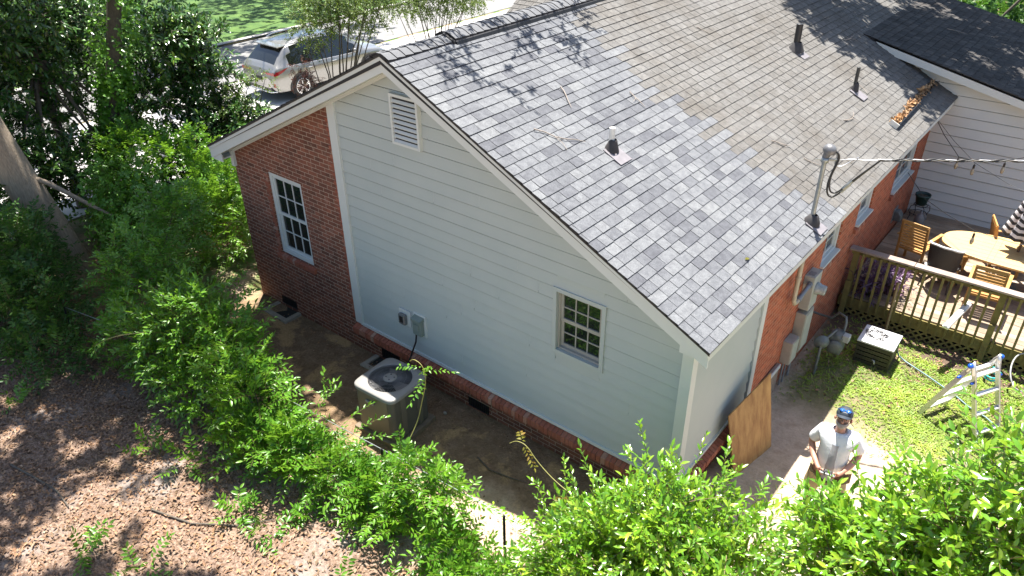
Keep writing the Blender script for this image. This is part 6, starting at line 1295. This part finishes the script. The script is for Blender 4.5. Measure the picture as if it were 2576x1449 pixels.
# twigs lying on the roofs
def roof_twig(label, x, y, ang, ln, seed, fork=True, wing=False):
    rg_ = random.Random(seed); al, dn, nn = (AL, WD, WN) if wing else (AL, DWN, NRM); p = Vector((x, y, wz(x)))+WN*.03 if wing else on_roof(x, y, .028); b = MB(); pts = [p]; a = ang
    for i in range(5): a += rg_.uniform(-.35, .35); pts.append(pts[-1]+(al*math.cos(a)+dn*math.sin(a))*ln/5+nn*(.006 if i == 2 else -.001))
    b.tube(pts, [.008, .0075, .007, .006, .005, .003], 6)
    if fork: b.tube([pts[2], pts[2]+(al*math.cos(a+.9)+dn*math.sin(a+.9))*ln*.18+nn*.012, pts[2]+(al*math.cos(a+1.0)+dn*math.sin(a+1.0))*ln*.34], [.005, .004, .003], 5)
    o = part(b, 'twig', M_twig, None); tag(o, label, 'twig', 'dry twigs on the roof')
roof_twig('dry straight twig on the pale shingles uphill of the white vent pipe', -3.03, 1.62, 2.1, .42, 1, False)
roof_twig('bent pale twig on the new shingles left of the white vent pipe', -2.65, .55, .45, .70, 2)
roof_twig('short twig at the upper edge of the grey shingle patch', -2.57, 2.63, 1.9, .32, 3)
roof_twig('forked twig just below the thin dark vent pipe', -.62, 6.2, .6, .5, 4)
roof_twig('pale twig beside the thin dark vent pipe', -1.1, 7.75, 1.2, .45, 5)
roof_twig('small forked twig on the brown shingles above the mast', -1.0, 4.1, .5, .35, 6)
roof_twig('straight twig on the brown shingles left of the weatherhead', -.55, 4.3, 1.4, .3, 7, False)
roof_twig('tiny twig near the ridge on the weathered shingles', -3.1, 5.6, 1.3, .22, 8, False)
roof_twig('twig lying near the roof valley in the shade', -1.7, 9.2, .2, .5, 9)
roof_twig('broken forked branch on the dark addition roof', 1.1, 11.8, .3, .8, 10, True, True)
roof_twig('pale twig on the upper part of the dark addition roof', -.6, 12.6, 1.0, .45, 11, True, True)
# branches and stones on the ground
def ground_stick(label, pts, r):
    b = MB(); b.tube([Vector((x, y, gz(x, y)+r+.012)) for x, y in pts], [r, r, r*.8, r*.5][:len(pts)], 6); tag(part(b, 'fallen_stick', M_bark_d, None), label, 'stick', 'fallen sticks on the ground')
ground_stick('long thin fallen stick in the middle of the leaf litter', [(-5.3, -4.1), (-4.7, -3.9), (-4.2, -3.55), (-3.9, -3.2)], .013)
ground_stick('fallen stick at the lower left of the leaf litter', [(-7.6, -4.9), (-7.1, -4.8), (-6.6, -4.72), (-6.2, -4.75)], .016)
ground_stick('short fallen stick near the bottom of the photo', [(-3.5, -3.95), (-3.4, -4.1), (-3.2, -4.25), (-3.1, -4.3)], .016)
ground_stick('thin stick on the shaded soil by the brick footing', [(-2.6, -.75), (-2.3, -.85), (-2.0, -.8), (-1.75, -.72)], .01)
b = MB(); rg_ = random.Random(9)
for lab, x, y, r in (('small pale stone on the soil below the brick ledge', -5.35, -.32, .045), ('small grey stone on the soil near the air conditioner', -3.6, -.35, .035)):
    b = MB(); b.lathe([(0, -r*.6), (r*.8, -r*.4), (r, 0), (r*.7, r*.5), (0, r*.65)], (x, y, r*.4), (.2, .1, 1), 9, 0, (1, .75)); tag(part(b, 'stone', M_conc, None), lab, 'stone', 'small stones')
LPt = on_roof(-.10, 1.35, .03); V, F = leaf_geo(np.array([LPt]), np.array([[.2, .95, -.1]]), np.array([[.4, 0, .9]]), np.array([.10]), np.array([.04])); tag(np_mesh('fallen_leaf', V, F, L_yellow), 'single yellow leaf on the new shingles near the eave corner', 'leaf')
